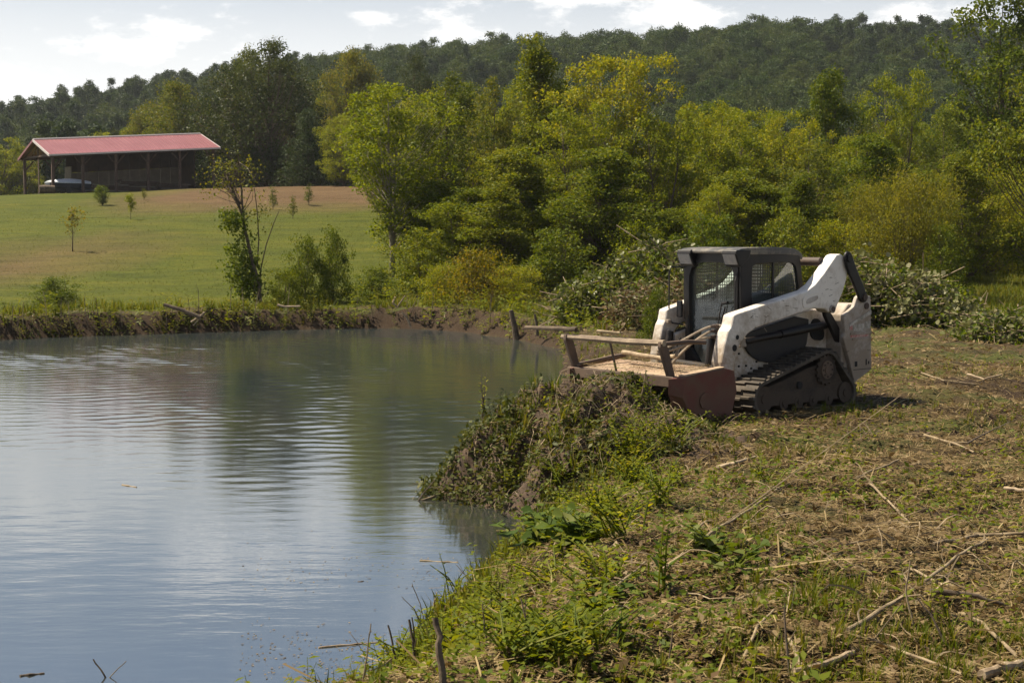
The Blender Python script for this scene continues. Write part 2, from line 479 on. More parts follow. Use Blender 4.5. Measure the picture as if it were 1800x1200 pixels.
def field_mat():
    m, t, b = new_mat('mown_meadow')
    n1 = noise(t, 0.06, 5, 0.55, mapscale=(1, 0.55, 1)); n2 = noise(t, 0.45, 7, 0.7, mapscale=(0.5, 1.4, 1)); n3 = noise(t, 7, 5, 0.7)
    g = ramp(t, [(0.28, (0.032, 0.044, 0.0018)), (0.5, (0.060, 0.072, 0.0028)), (0.75, (0.104, 0.098, 0.005))])
    t.links.new(n2.outputs[0], g.inputs[0])
    dry = ramp(t, [(0.3, (0.075, 0.044, 0.018)), (0.7, (0.130, 0.082, 0.038))]); t.links.new(n2.outputs[0], dry.inputs[0])
    # worn brown turf along the crest and on the low ground to the left
    tc = t.nodes.new('ShaderNodeTexCoord'); sp = t.nodes.new('ShaderNodeSeparateXYZ'); t.links.new(tc.outputs['Object'], sp.inputs[0])
    mr = t.nodes.new('ShaderNodeMapRange'); mr.inputs['From Min'].default_value = 92; mr.inputs['From Max'].default_value = 112
    mr.inputs['To Max'].default_value = 0.62; t.links.new(sp.outputs['Y'], mr.inputs['Value'])
    mrx = t.nodes.new('ShaderNodeMapRange'); mrx.inputs['From Min'].default_value = -36; mrx.inputs['From Max'].default_value = -22
    t.links.new(sp.outputs['X'], mrx.inputs['Value'])
    mm = t.nodes.new('ShaderNodeMath'); mm.operation = 'MULTIPLY'; t.links.new(mr.outputs[0], mm.inputs[0]); t.links.new(mrx.outputs[0], mm.inputs[1])
    ml = t.nodes.new('ShaderNodeMapRange'); ml.inputs['From Min'].default_value = -14; ml.inputs['From Max'].default_value = -22
    ml.inputs['To Max'].default_value = 0.36; t.links.new(sp.outputs['X'], ml.inputs['Value'])
    my = t.nodes.new('ShaderNodeMapRange'); my.inputs['From Min'].default_value = 82; my.inputs['From Max'].default_value = 62
    t.links.new(sp.outputs['Y'], my.inputs['Value'])
    m2 = t.nodes.new('ShaderNodeMath'); m2.operation = 'MULTIPLY'; t.links.new(ml.outputs[0], m2.inputs[0]); t.links.new(my.outputs[0], m2.inputs[1])
    ad = t.nodes.new('ShaderNodeMath'); ad.operation = 'ADD'; t.links.new(mm.outputs[0], ad.inputs[0]); t.links.new(m2.outputs[0], ad.inputs[1])
    ad2 = t.nodes.new('ShaderNodeMath'); ad2.operation = 'ADD'; t.links.new(ad.outputs[0], ad2.inputs[0]); t.links.new(n1.outputs[0], ad2.inputs[1])
    f = ramp(t, [(0.60, (0, 0, 0)), (0.98, (1, 1, 1))]); t.links.new(ad2.outputs[0], f.inputs[0])
    c = mixrgb(t, f.outputs[0], g.outputs[0], dry.outputs[0])
    f3 = ramp(t, [(0.3, (0.6, 0.6, 0.6)), (0.7, (1.3, 1.3, 1.3))]); t.links.new(n3.outputs[0], f3.inputs[0])
    c = mixrgb(t, 1.0, c, f3.outputs[0], 'MULTIPLY')
    t.links.new(c, b.inputs['Base Color'])
    b.inputs['Roughness'].default_value = 0.95; b.inputs['Specular IOR Level'].default_value = 0.15
    bump(t, b, n3.outputs[0], 0.8, 0.08)
    return m
def water_mat():
    m, t, b = new_mat('pond_water')
    n0 = noise(t, 0.25, 3, 0.5)
    r = ramp(t, [(0.35, (0.024, 0.032, 0.034)), (0.65, (0.036, 0.040, 0.032))]); t.links.new(n0.outputs[0], r.inputs[0])
    t.links.new(r.outputs[0], b.inputs['Base Color'])
    b.inputs['Roughness'].default_value = 0.06
    b.inputs['IOR'].default_value = 6.0
    b.inputs['Specular IOR Level'].default_value = 0.5
    n1 = noise(t, 3.0, 3, 0.5, mapscale=(0.5, 1.5, 1)); n2 = noise(t, 9.0, 4, 0.6, mapscale=(0.5, 1.4, 1))
    mu = t.nodes.new('ShaderNodeMath'); mu.operation = 'MULTIPLY_ADD'; mu.inputs[1].default_value = 0.30
    t.links.new(n2.outputs[0], mu.inputs[0]); t.links.new(n1.outputs[0], mu.inputs[2])
    bump(t, b, mu.outputs[0], 0.12, 0.03)
    return m
M['ground'] = ground_mat(); M['field'] = field_mat(); M['water'] = water_mat()
M['hill'] = plain('forest_floor', (0.02, 0.026, 0.010), 0.95, 0, (0.05, 0.05, 0.02), 0.2)

# ---------------------------------------------------------------- terrain sheets
def grid_axis():
    xs = [0.0]
    step = 0.09
    while xs[-1] < 900:
        if xs[-1] > 8: step *= 1.055
        xs.append(xs[-1] + step)
    xs = np.array(xs)
    return np.concatenate([-xs[:0:-1], xs])
def make_terrain():
    X = grid_axis()
    ys = list(np.arange(-30, 3.0, 0.8)); y = 3.0
    while y < 780:
        ys.append(y); y += max(0.075, 0.0085 * y if y < 140 else 0.016 * y)
    Y = np.array(ys)
    gx, gy = np.meshgrid(X, Y)
    gz = ground(gx, gy)
    nx, ny = len(X), len(Y)
    V = np.stack([gx.ravel(), gy.ravel(), gz.ravel()], 1)
    i = np.arange(nx - 1); j = np.arange(ny - 1)
    ii, jj = np.meshgrid(i, j)
    a = (jj * nx + ii).ravel()
    F = np.stack([a, a + 1, a + nx + 1, a + nx], 1)
    cx = V[F].mean(1)
    u = 900 + 2500 * cx[:, 0] / np.maximum(cx[:, 1], 5)
    dsh = shore_dist(cx[:, 0], cx[:, 1])
    hill = cx[:, 1] > 172
    # far side of the pond, behind the bare lip of the bank
    lip = 1.7 + 0.9 * fbm(cx[:, 0] * 0.7, cx[:, 1] * 0.7, 5, 2)
    field = (~hill) & (cx[:, 1] > 36) & (((u < 790) & (dsh > lip)) | (cx[:, 1] > 62) | ((u > 1655 + 40 * fbm(cx[:, 0] * .6, cx[:, 1] * .6, 8, 2)) & (cx[:, 1] > 39)))
    rest = ~(hill | field)
    out = []
    for nm, msk, mt in (('ground', rest, 'ground'), ('field', field, 'field'), ('hill', hill, 'hill')):
        f = F[msk]
        used = np.unique(f)
        remap = np.zeros(len(V), np.int32); remap[used] = np.arange(len(used))
        me = np_mesh(nm, V[used], remap[f], smooth=True)
        o = link(nm, me, None, M[mt]); o['kind'] = 'structure'
        out.append(o)
    return out
make_terrain()

def make_water():
    # the pond's sheet of water, edges buried in the banks
    xs = np.concatenate([np.arange(-64, -19, 1.5), np.arange(-19, 3.2, 0.115)]); ys = np.concatenate([np.arange(0, 8, .4), np.arange(8, 47, 0.05)])
    gx, gy = np.meshgrid(xs, ys); d = shore_dist(gx, gy)
    # wind ripples running across the pond, dying out in the shelter of the near bank
    wz = np.zeros(gx.shape); r = np.random.default_rng(3)
    for k in range(34):
        lam = math.exp(r.uniform(math.log(.17), math.log(.62))); a = r.normal(1.70, .75); kk = 6.283 / lam
        wz += 0.00058 * lam ** 1.0 * np.sin(kk * (math.cos(a) * gx + math.sin(a) * gy) + r.uniform(0, 6.28) + 1.3 * fbm(gx * .5 + k, gy * .5, 90 + k, 2))
    wz *= (0.18 + 1.0 * sstep(11.0, 21.0, gy)) * (0.45 + 1.0 * sstep(.3, .7, fbm(gx * .18, gy * .18, 55, 2) * .5 + .5)) * sstep(0.3, -1.2, d) * (1 + 0.15 * sstep(18, 30, gy))
    wz[:, xs < -19] = 0; wz[ys < 8] = 0
    nx = len(xs)
    ii, jj = np.meshgrid(np.arange(nx - 1), np.arange(len(ys) - 1)); a = (jj * nx + ii).ravel()
    F = np.stack([a, a + 1, a + nx + 1, a + nx], 1)
    F = F[d.ravel()[F].min(1) < 0.55]
    V = np.stack([gx.ravel(), gy.ravel(), WATER + wz.ravel()], 1)
    used = np.unique(F); rm = np.zeros(len(V), np.int32); rm[used] = np.arange(len(used))
    o = link('water', np_mesh('water', V[used], rm[F], True), None, M['water']); o['kind'] = 'structure'
make_water()

def make_mound():
    xs = np.arange(-1.6, 3.0, 0.035); ys = np.arange(13.4, 18.4, 0.035)
    gx, gy = np.meshgrid(xs, ys); m = mound(gx, gy)
    z = ground(gx, gy) + m + 0.03 * fbm(gx * 14, gy * 14, 5, 2)
    nx = len(xs); ii, jj = np.meshgrid(np.arange(nx - 1), np.arange(len(ys) - 1)); a = (jj * nx + ii).ravel()
    F = np.stack([a, a + 1, a + nx + 1, a + nx], 1)
    F = F[m.ravel()[F].max(1) > 0.03]
    V = np.stack([gx.ravel(), gy.ravel(), z.ravel()], 1)
    V[:, 2] -= np.where(m.ravel() < 0.03, 0.05, 0)
    used = np.unique(F); rm = np.zeros(len(V), np.int32); rm[used] = np.arange(len(used))
    o = link('soil_heap', np_mesh('soil_heap', V[used], rm[F], True), None, M['soil'])
    tag(o, 'heap of dark soil and torn weeds pushed to the water in front of the mulcher', 'dirt pile')
make_mound()

# ---------------------------------------------------------------- scattered pieces (numpy instancing into one mesh)
def scatter_mesh(tv, tf, pos, rz, tilt, tdir, sc):
    """copies of a template (tv verts, tf faces) -> V,F ; tilt about a horizontal axis at angle tdir"""
    n = len(pos); k = len(tv)
    c, s = np.cos(rz), np.sin(rz)
    x = tv[None, :, 0] * c[:, None] - tv[None, :, 1] * s[:, None]
    y = tv[None, :, 0] * s[:, None] + tv[None, :, 1] * c[:, None]
    z = np.repeat(tv[None, :, 2], n, 0)
    ax, ay = np.cos(tdir)[:, None], np.sin(tdir)[:, None]
    ct, st = np.cos(tilt)[:, None], np.sin(tilt)[:, None]
    dot = ax * x + ay * y
    cx, cy, cz = ay * z, -ax * z, ax * y - ay * x
    X = x * ct + cx * st + ax * dot * (1 - ct)
    Yv = y * ct + cy * st + ay * dot * (1 - ct)
    Zv = z * ct + cz * st
    sc = np.asarray(sc)
    if sc.ndim == 1: sc = sc[:, None]
    V = np.stack([X * sc, Yv * sc, Zv * sc], 2) + pos[:, None, :]
    F = tf[None] + (np.arange(n) * k)[:, None, None]
    return V.reshape(-1, 3), F.reshape(-1, tf.shape[1])
def join(parts):
    Vs, Fs, b = [], [], 0
    for V, F in parts:
        Vs.append(V); Fs.append(F + b); b += len(V)
    return np.concatenate(Vs), np.concatenate(Fs)
LEAF = (np.array([(0, 0, 0), (0.28, 0.45, 0.05), (0, 1, -0.04), (-0.28, 0.45, 0.05)], float), np.array([(0, 1, 2, 3)]))
WIDE = (np.array([(0, 0, 0), (0.45, 0.35, 0.08), (0.36, 0.75, 0.02), (0, 1, -0.10), (-0.36, 0.75, 0.02), (-0.45, 0.35, 0.08)], float), np.array([(0, 1, 2, 3), (0, 3, 4, 5)]))
STRAW = (np.array([(-0.5, -0.018, 0), (-0.5, 0.018, 0.008), (0, 0.02, 0.05), (0, -0.02, 0.045), (0.5, 0.012, 0.0), (0.5, -0.012, 0.005)], float), np.array([(0, 3, 2, 1), (3, 5, 4, 2)]))
def blade_template(nb, seed, spread=0.5, w=0.03):
    r = np.random.default_rng(seed); V = []; F = []
    for i in range(nb):
        a = r.uniform(0, 6.28); l = r.uniform(0.6, 1.0); le = r.uniform(0.15, spread); ox, oy = r.normal(0, 0.08, 2)
        dx, dy = math.cos(a), math.sin(a); sx, sy = -dy * w, dx * w; b = len(V)
        V += [(ox - sx, oy - sy, -0.03), (ox + sx, oy + sy, -0.03), (ox + dx * le * 0.35 + sx * 0.8, oy + dy * le * 0.35 + sy * 0.8, l * 0.6),
              (ox + dx * le * 0.35 - sx * 0.8, oy + dy * le * 0.35 - sy * 0.8, l * 0.6), (ox + dx * le, oy + dy * le, l), (ox + dx * le + sx * 0.1, oy + dy * le + sy * 0.1, l)]
        F += [(b, b + 1, b + 2, b + 3), (b + 3, b + 2, b + 5, b + 4)]
    return np.array(V, float), np.array(F)
def weed_template(nl, seed, stem=True, wide=0.42, up=1.0):
    """an upright weed: a stem with leaves set along it"""
    r = np.random.default_rng(seed); V = []; F = []
    lean = r.normal(0, 0.12, 2)
    V += [(-.012, 0, -0.05), (.012, 0, -0.05), (lean[0] + .005, lean[1], 1.0 * up), (lean[0] - .005, lean[1], 1.0 * up)]; F += [(0, 1, 2, 3)]
    for i in range(nl):
        h = (i + 1) / nl; a = i * 2.4 + r.uniform(-.4, .4); l = r.uniform(0.22, 0.4) * (1.15 - 0.6 * h)
        b0 = np.array([lean[0] * h, lean[1] * h, h * up * 0.97]); d = np.array([math.cos(a), math.sin(a), r.uniform(-0.2, 0.75)]); d /= np.linalg.norm(d)
        sd = np.cross(d, [0, 0, 1]); sd /= np.linalg.norm(sd) + 1e-6; dn = np.array([0, 0, -0.06])
        b = len(V)
        V += [tuple(b0), tuple(b0 + d * l * .45 + sd * l * wide * .5), tuple(b0 + d * l + dn), tuple(b0 + d * l * .45 - sd * l * wide * .5)]
        F += [(b, b + 1, b + 2, b + 3)]
    return np.array(V, float), np.array(F)

def sample_ground(n, d0, d1, p0=-250, p1=2250, margin=0.1, pw=0.0, keep=None):
    """points on the cleared bank, closer together near the pond's near side"""
    D = np.exp(rng.uniform(math.log(d0), math.log(d1), n)) if pw == 0 else d0 + (d1 - d0) * rng.uniform(0, 1, n) ** pw
    px = rng.uniform(p0, p1, n); x = (px - 900) / 2500 * D
    k = shore_dist(x, D) > margin
    if keep is not None: k &= keep(x, D)
    x, D = x[k], D[k]
    return np.stack([x, D, top(x, D)], 1)
def off_loader(x, y):
    dx, dy = x - LO[0], y - LO[1]; c, s = math.cos(LYAW), math.sin(LYAW)
    lx, ly = dx * c + dy * s, -dx * s + dy * c
    return ~((lx > -1.2) & (lx < 1.5) & (abs(ly) < 1.02))
def patch(x, y, sc, seed, lo, hi):
    return sstep(lo, hi, fbm(x * sc, y * sc, seed, 3) * 0.5 + 0.5) > rng.uniform(0, 1, len(x))

def build_litter():
    parts = []
    for n, d0, d1, sz in ((80000, 4.6, 12, 0.75), (70000, 11, 24, 1.0), (18000, 22, 42, 1.7)):
        P = sample_ground(n, d0, d1, keep=off_loader); k = len(P)
        P[:, 2] += rng.uniform(0.0, 0.035, k)
        parts.append(scatter_mesh(*STRAW, P, rng.uniform(0, 6.28, k), rng.normal(0, 0.28, k), rng.uniform(0, 6.28, k), sz * rng.uniform(0.05, 0.21, k)))
    for n, d0, d1 in ((420, 4.6, 13), (600, 12, 26)):      # long stripped stems among the straw
        P = sample_ground(n, d0, d1, keep=off_loader); k = len(P)
        P[:, 2] += rng.uniform(0.02, 0.06, k); sc = rng.uniform(0.25, 0.85, k)
        parts.append(scatter_mesh(STRAW[0] * np.array([1, .3, .6]), STRAW[1], P, rng.uniform(0, 6.28, k), rng.normal(0, 0.12, k), rng.uniform(0, 6.28, k), sc))
    o = link('chopped_straw', np_mesh('chopped_straw', *join(parts)), None, M['straw']); tag(o, 'chopped pale stems and straw strewn over the cleared bank', 'straw', kind='stuff')
    parts = []
    for n, d0, d1, sz in ((36000, 4.6, 12, 0.9), (34000, 11, 26, 1.15), (9000, 22, 42, 1.8)):
        P = sample_ground(n, d0, d1, keep=off_loader); k = len(P)
        P[:, 2] += rng.uniform(0.005, 0.04, k)
        parts.append(scatter_mesh(*LEAF, P, rng.uniform(0, 6.28, k), rng.normal(0, 0.5, k), rng.uniform(0, 6.28, k), sz * rng.uniform(0.025, 0.075, k)))
    o = link('leaf_litter', np_mesh('leaf_litter', *join(parts)), None, M['leaf_dry']); tag(o, 'dry brown and tan leaves scattered among the chopped stems', 'leaves', kind='stuff')
    parts = []
    for n, d0, d1, sz in ((30000, 4.6, 12, 0.9), (34000, 11, 26, 1.1), (5000, 24, 40, 1.8)):
        P = sample_ground(n, d0, d1, keep=lambda x, y: off_loader(x, y) & (patch(x, y, 0.9, 61, 0.50, 0.66) | ((shore_dist(x, y) < 1.7 + 1.0 * (y < 13.5) + 1.2 * fbm(x, y, 66, 2)) & (mound(x, y) < .05)))); k = len(P)
        P[:, 2] += rng.uniform(0.0, 0.07, k)
        parts.append(scatter_mesh(*LEAF, P, rng.uniform(0, 6.28, k), rng.normal(0, 0.6, k), rng.uniform(0, 6.28, k), sz * rng.uniform(0.022, 0.065, k)))
    o = link('green_cuttings', np_mesh('green_cuttings', *join(parts)), None, M['leaf_mid']); tag(o, 'freshly cut green leaves lying over the bank', 'leaves', kind='stuff')
build_litter()

def build_grass():
    parts = []
    tpl = [blade_template(9, s) for s in range(4)]
    for n, d0, d1, sz in ((8000, 4.6, 13, 0.9), (8000, 11, 30, 1.0)):
        for tp in tpl:
            P = sample_ground(n // 4, d0, d1, keep=lambda x, y: off_loader(x, y) & (patch(x, y, 0.7, 71, 0.52, 0.70) | (shore_dist(x, y) < 0.9))); k = len(P)
            edge = 1 + 0.8 * (shore_dist(P[:, 0], P[:, 1]) < 0.8)
            parts.append(scatter_mesh(*tp, P, rng.uniform(0, 6.28, k), rng.normal(0, 0.2, k), rng.uniform(0, 6.28, k), sz * edge * rng.uniform(0.05, 0.15, k)))
    # rough grass on the far clearing and along the bank's lip
    for tp in tpl:
        n = 2000
        x = rng.uniform(-19, 3, n); y = rng.uniform(35, 50, n); d = shore_dist(x, y); k = (d > 0.7) & (d < 3.2) & patch(x, y, 0.8, 15, 0.3, 0.7)
        P = np.stack([x[k], y[k], top(x[k], y[k])], 1); k = len(P)
        parts.append(scatter_mesh(*tp, P, rng.uniform(0, 6.28, k), rng.normal(0, 0.25, k), rng.uniform(0, 6.28, k), rng.uniform(0.12, 0.42, k)))
        n = 2500
        y = rng.uniform(40, 75, n); x = y * rng.uniform(0.29, 0.46, n)
        P = np.stack([x, y, top(x, y)], 1)
        parts.append(scatter_mesh(*tp, P, rng.uniform(0, 6.28, n), rng.normal(0, 0.25, n), rng.uniform(0, 6.28, n), rng.uniform(0.15, 0.4, n)))
    lawn = []
    tp4 = [blade_template(4, 40 + q, 0.7, 0.05) for q in range(3)]
    for tp in tp4:
        n = 5000
        y = 47 + 62 * rng.uniform(0, 1, n) ** .8; x = y * rng.uniform(-0.45, -0.07, n)
        P = np.stack([x, y, ground(x, y)], 1)
        lawn.append(scatter_mesh(*tp, P, rng.uniform(0, 6.28, n), rng.normal(0, 0.3, n), rng.uniform(0, 6.28, n), rng.uniform(0.035, 0.085, n)))
    o = link('lawn_grass', np_mesh('lawn_grass', *join(lawn)), None, M['lawn']); tag(o, 'short tufts of grass over the mown field', 'grass', kind='stuff')
    o = link('grass', np_mesh('grass', *join(parts)), None, M['grass']); tag(o, 'tufts of green and yellowing grass on the bank and far clearing', 'grass', kind='stuff')
    parts = []; dark = []
    tpl = [weed_template(9, s) for s in range(5)]
    for tp in tpl:
        P = sample_ground(900, 5.2, 26, keep=lambda x, y: off_loader(x, y) & (patch(x, y, 0.8, 81, 0.54, 0.72) | (shore_dist(x, y) < 1.3) | ((mound(x, y) > .15) & (rng.uniform(0, 1, len(x)) < .55)))); k = len(P)
        parts.append(scatter_mesh(*tp, P, rng.uniform(0, 6.28, k), rng.normal(0, 0.35, k), rng.uniform(0, 6.28, k), rng.uniform(0.10, 0.30, k)))
        n = 900
        x = rng.uniform(-20, 9, n); y = rng.uniform(34, 54, n); d = shore_dist(x, y); kk = (d > 0.1) & (d < 5) & (patch(x, y, 0.5, 19, 0.35, 0.7) | (d < .9)) & ((x > -6) | (d < 1.4))
        P = np.stack([x[kk], y[kk], top(x[kk], y[kk])], 1); k = len(P)
        parts.append(scatter_mesh(*tp, P, rng.uniform(0, 6.28, k), rng.normal(0, 0.25, k), rng.uniform(0, 6.28, k), rng.uniform(0.25, 0.75, k)))
        n = 2300
        x = rng.uniform(-19, 1.5, n); y = rng.uniform(34, 47, n); d = shore_dist(x, y); kk = (d > 0.0) & (d < .8) & patch(x, y, 0.7, 23, 0.28, 0.62)
        P = np.stack([x[kk], y[kk], top(x[kk], y[kk])], 1); k = len(P)
        dark.append(scatter_mesh(*tp, P, rng.uniform(0, 6.28, k), rng.normal(0.2, 0.5, k), rng.uniform(0, 6.28, k), rng.uniform(0.15, 0.5, k)))
    o = link('bank_growth', np_mesh('bank_growth', *join(dark)), None, M['leaf_olive']); tag(o, 'dull weeds and trailing growth on the face of the far bank', 'weeds', kind='stuff')
    o = link('weeds', np_mesh('weeds', *join(parts)), None, M['leaf_bright']); tag(o, 'low leafy weeds sprouting along both banks of the pond', 'weeds', kind='stuff')
build_grass()

def build_heap_cover():
    """torn weeds hanging over the soil heap"""
    n = 34000
    x = rng.uniform(-1.3, 2.6, n); y = rng.uniform(13.8, 17.6, n); m = mound(x, y)
    k = (m > 0.06) & (rng.uniform(0, 1, n) < np.where(x < -0.05, 0.9, 0.12 + 0.75 * sstep(.45, .62, fbm(x * 1.4, y * 1.4, 91, 3) * .5 + .5)))
    x, y, m = x[k], y[k], m[k]; P = np.stack([x, y, np.maximum(top(x, y), WATER - .05) + rng.uniform(0, 0.10, len(x)) * (1 + (x < 0))], 1); k = len(P)
    V = scatter_mesh(*LEAF, P, rng.uniform(0, 6.28, k), rng.normal(0.5, 0.7, k), rng.uniform(0, 6.28, k), rng.uniform(0.03, 0.085, k))
    o = link('torn_weeds', np_mesh('torn_weeds', *V), None, M['leaf_dark2']); tag(o, 'dark torn weeds draped over the soil heap at the water', 'weeds', kind='stuff')
M['leaf_dark2'] = leaf_mat('leaf_torn', [(0.018, 0.026, 0.008), (0.04, 0.052, 0.012), (0.075, 0.082, 0.018), (0.15, 0.12, 0.04)], 0.25, gain=1.2)
build_heap_cover()

def tangled_stems():
    """thin bent stems and roots tangled over the heap and the near slope"""
    r = np.random.default_rng(23); m = MB()
    for k in range(620):
        if k < 330:
            x, y = r.uniform(-1.0, 2.0), r.uniform(14.4, 17.2)
            if float(mound(np.array([x]), np.array([y]))[0]) < .08: continue
            L = r.uniform(.15, .55)
        else:
            y = math.exp(r.uniform(math.log(5.5), math.log(15))); x = r.uniform(-1.2, 3.2)
            if float(shore_dist(np.array([x]), np.array([y]))[0]) < .1: continue
            L = r.uniform(.12, .42)
        a = r.uniform(0, 6.28); pts = []; q = np.array([x, y]); h0 = r.uniform(.0, .05); arch = r.uniform(.0, .35) * L
        for i in range(6):
            t = i / 5; z = float(top(q[:1], q[1:])[0]); pts.append((q[0], q[1], max(z, WATER - .05) + h0 + arch * math.sin(3.14 * t)))
            a += r.normal(0, .45); q = q + np.array([math.cos(a), math.sin(a)]) * L / 5
        rad = r.uniform(.0022, .006); m.tube(pts, [rad, rad, rad * .9, rad * .8, rad * .6, rad * .4], 3, False)
    o = m.obj('tangled_stems', M['twig'], None, smooth=True, kind='stuff'); tag(o, 'thin bent stems and roots tangled over the heap and near slope', 'stems')
tangled_stems()

# ---------------------------------------------------------------- trees
def unit(v): return v / (np.linalg.norm(v, axis=-1, keepdims=True) + 1e-9)
def leaves_at(r, C, sig, per, size, flat=0.65, up=0.5, tpl=LEAF, var=0.35):
    """leaf quads in clumps: C (n,3) clump centres, sig (n,) clump radius"""
    n = len(C)
    idx = np.repeat(np.arange(n), per)
    g = r.normal(0, 1, (len(idx), 3)); g *= np.minimum(1, 1.7 / (np.linalg.norm(g, axis=1, keepdims=True) + 1e-6))
    p = C[idx] + g * sig[idx][:, None] * np.array([1, 1, flat])
    k = len(p)
    nrm = unit(r.normal(0, 1, (k, 3)) + np.array([0, 0, up]))
    d = unit(np.cross(nrm, r.normal(0, 1, (k, 3))))
    s = np.cross(nrm, d)
    L = size * r.uniform(1 - var, 1 + var, k)
    tv, tf = tpl
    V = p[:, None, :] + (s[:, None, :] * tv[None, :, 0:1] + d[:, None, :] * tv[None, :, 1:2] + nrm[:, None, :] * tv[None, :, 2:3]) * L[:, None, None]
    F = tf[None] + (np.arange(k) * len(tv))[:, None, None]
    return V.reshape(-1, 3), F.reshape(-1, tf.shape[1])

def tree_proto(seed, H, R, cb, nclump, per, leaf, prof='round', trunk_r=0.12, lean=(0, 0), csize=0.5, stems=1, gap=0.0, twig=True, up=0.5, flat=0.65, edge=0.55):
    """returns wood mesh data (MB) and leaf arrays. H height, R crown radius, cb crown base as a share of H"""
    r = np.random.default_rng(seed)
    wood = MB()
    axis = []
    for s in range(stems):
        a = 6.28 * s / max(stems, 1) + r.uniform(0, 1); sp = 0 if stems == 1 else R * 0.35
        pts = []
        for i in range(8):
            t = i / 7
            pts.append(np.array([lean[0] * t + sp * t * math.cos(a) + r.normal(0, 0.012 * H) * t, lean[1] * t + sp * t * math.sin(a) + r.normal(0, 0.012 * H) * t, H * 0.93 * t - 0.15 * (i == 0)]))
        axis.append(np.array(pts))
        wood.tube(pts, [trunk_r * (1.25 if i == 0 else (1 - 0.88 * i / 7)) for i in range(8)], 7)
    C = []; sg = []
    while len(C) < nclump:
        t = r.uniform(0, 1)
        if prof == 'round': rr = math.sqrt(max(0, 1 - (1.9 * t - 0.85) ** 2)) if t < 0.97 else 0.2
        elif prof == 'vase': rr = (0.35 + 0.65 * t) * math.sqrt(max(0.02, 1 - max(0, (t - 0.6) / 0.42) ** 2))
        elif prof == 'cone': rr = (1 - t) ** 0.85 + 0.05
        elif prof == 'bush': rr = math.sqrt(max(0, 1 - t ** 2.2))
        elif prof == 'flat': rr = 1 if t > 0.4 else 0.4 + t
        else: rr = 0.8
        if r.uniform() > rr + 0.15: continue
        a = r.uniform(0, 6.28); q = rr * R * (r.uniform(0, 1) ** edge)
        q *= 1 + 0.22 * math.sin(3 * a + seed) + 0.15 * math.sin(5 * a + 2.3 * seed + 4 * t)
        ax = axis[len(C) % stems]; z = H * (cb + (1 - cb) * t)
        i = min(6, max(0, int(z / (H * 0.93) * 7)))
        c0 = ax[i] + (ax[i + 1] - ax[i]) * min(1.2, (z / (H * 0.93) * 7 - i))
        c = np.array([c0[0] + q * math.cos(a), c0[1] + q * math.sin(a), z])
        if gap and fbm(np.array([c[0] * 0.5 + seed * 3.1]), np.array([c[2] * 0.5 + a]), seed, 2)[0] < -gap: continue
        C.append(c); sg.append(csize * r.uniform(0.6, 1.3) * (0.75 + 0.25 * (1 - t)))
        # a limb out to this clump
        hz = max(cb * H * 0.55, z - 0.75 * q - 0.1 * H)
        j = hz / (H * 0.93) * 7; ji = min(6, max(0, int(j)))
        st = ax[ji] + (ax[ji + 1] - ax[ji]) * (j - ji)
        mid = (st + c) / 2 + np.array([0, 0, -0.12 * q]) + r.normal(0, 0.04 * R, 3)
        br = max(0.008, trunk_r * 0.32 * (1 - 0.6 * t) * min(1, q / R + 0.3))
        wood.tube([st, mid, c + r.normal(0, 0.03, 3)], [br, br * 0.65, br * 0.3], 4, cap=False)
        if twig:
            for _ in range(3):
                e = c + r.normal(0, csize * 0.75, 3)
                wood.tube([c, (c + e) / 2 + r.normal(0, 0.03, 3), e], [br * 0.35, br * 0.28, br * 0.12], 3, cap=False)
    C = np.array(C); sg = np.array(sg)
    return wood, leaves_at(r, C, sg, per, leaf, flat, up)

PROTO = {}
def proto(key, leafmat, barkmat='bark', **kw):
    w, (V, F) = tree_proto(**kw)
    wm = w.mesh(key + '_trunk'); wm.materials.append(M[barkmat])
    wm.polygons.foreach_set('use_smooth', np.ones(len(wm.polygons), dtype=bool))
    lm = np_mesh(key + '_crown', V, F); lm.materials.append(M[leafmat])
    PROTO[key] = (wm, lm, kw['H'], kw['R'])
# thicket trees, about ten metres tall, at full size
proto('loose_yellow', 'leaf_yellow', 'bark_pale', seed=1, H=10, R=3.2, cb=0.22, nclump=150, per=105, leaf=0.15, prof='vase', trunk_r=0.13, csize=0.40, stems=2, gap=0.15)
proto('loose_olive', 'leaf_olive', 'bark', seed=2, H=10, R=2.8, cb=0.18, nclump=150, per=95, leaf=0.14, prof='round', trunk_r=0.13, csize=0.38, stems=1, gap=0.12)
proto('leafy_mid', 'leaf_mid', 'bark', seed=3, H=10, R=2.7, cb=0.12, nclump=170, per=115, leaf=0.16, prof='round', trunk_r=0.14, csize=0.42, gap=0.1)
proto('leafy_yellow', 'leaf_yellow', 'bark', seed=4, H=10, R=3.3, cb=0.10, nclump=180, per=110, leaf=0.15, prof='round', trunk_r=0.13, csize=0.42, stems=2, gap=0.08)
proto('tall_mid', 'leaf_mid', 'bark', seed=5, H=12, R=2.7, cb=0.10, nclump=190, per=110, leaf=0.16, prof='cone', trunk_r=0.15, csize=0.42, gap=0.05)
proto('edge_tree', 'leaf_mid', 'bark', seed=9, H=14, R=3.4, cb=0.08, nclump=210, per=85, leaf=0.22, prof='round', trunk_r=0.17, csize=0.50, gap=0.2)
proto('oak_dark', 'leaf_dark', 'bark', seed=6, H=14, R=5.4, cb=0.10, nclump=230, per=130, leaf=0.23, prof='round', trunk_r=0.3, csize=0.85, gap=0.05)
proto('oak_olive', 'leaf_olive', 'bark', seed=7, H=13, R=5.0, cb=0.10, nclump=200, per=120, leaf=0.24, prof='round', trunk_r=0.28, csize=0.85, gap=0.06)
proto('cedar', 'needle', 'bark', seed=8, H=8, R=2.3, cb=0.02, nclump=150, per=130, leaf=0.15, prof='cone', trunk_r=0.13, csize=0.5)
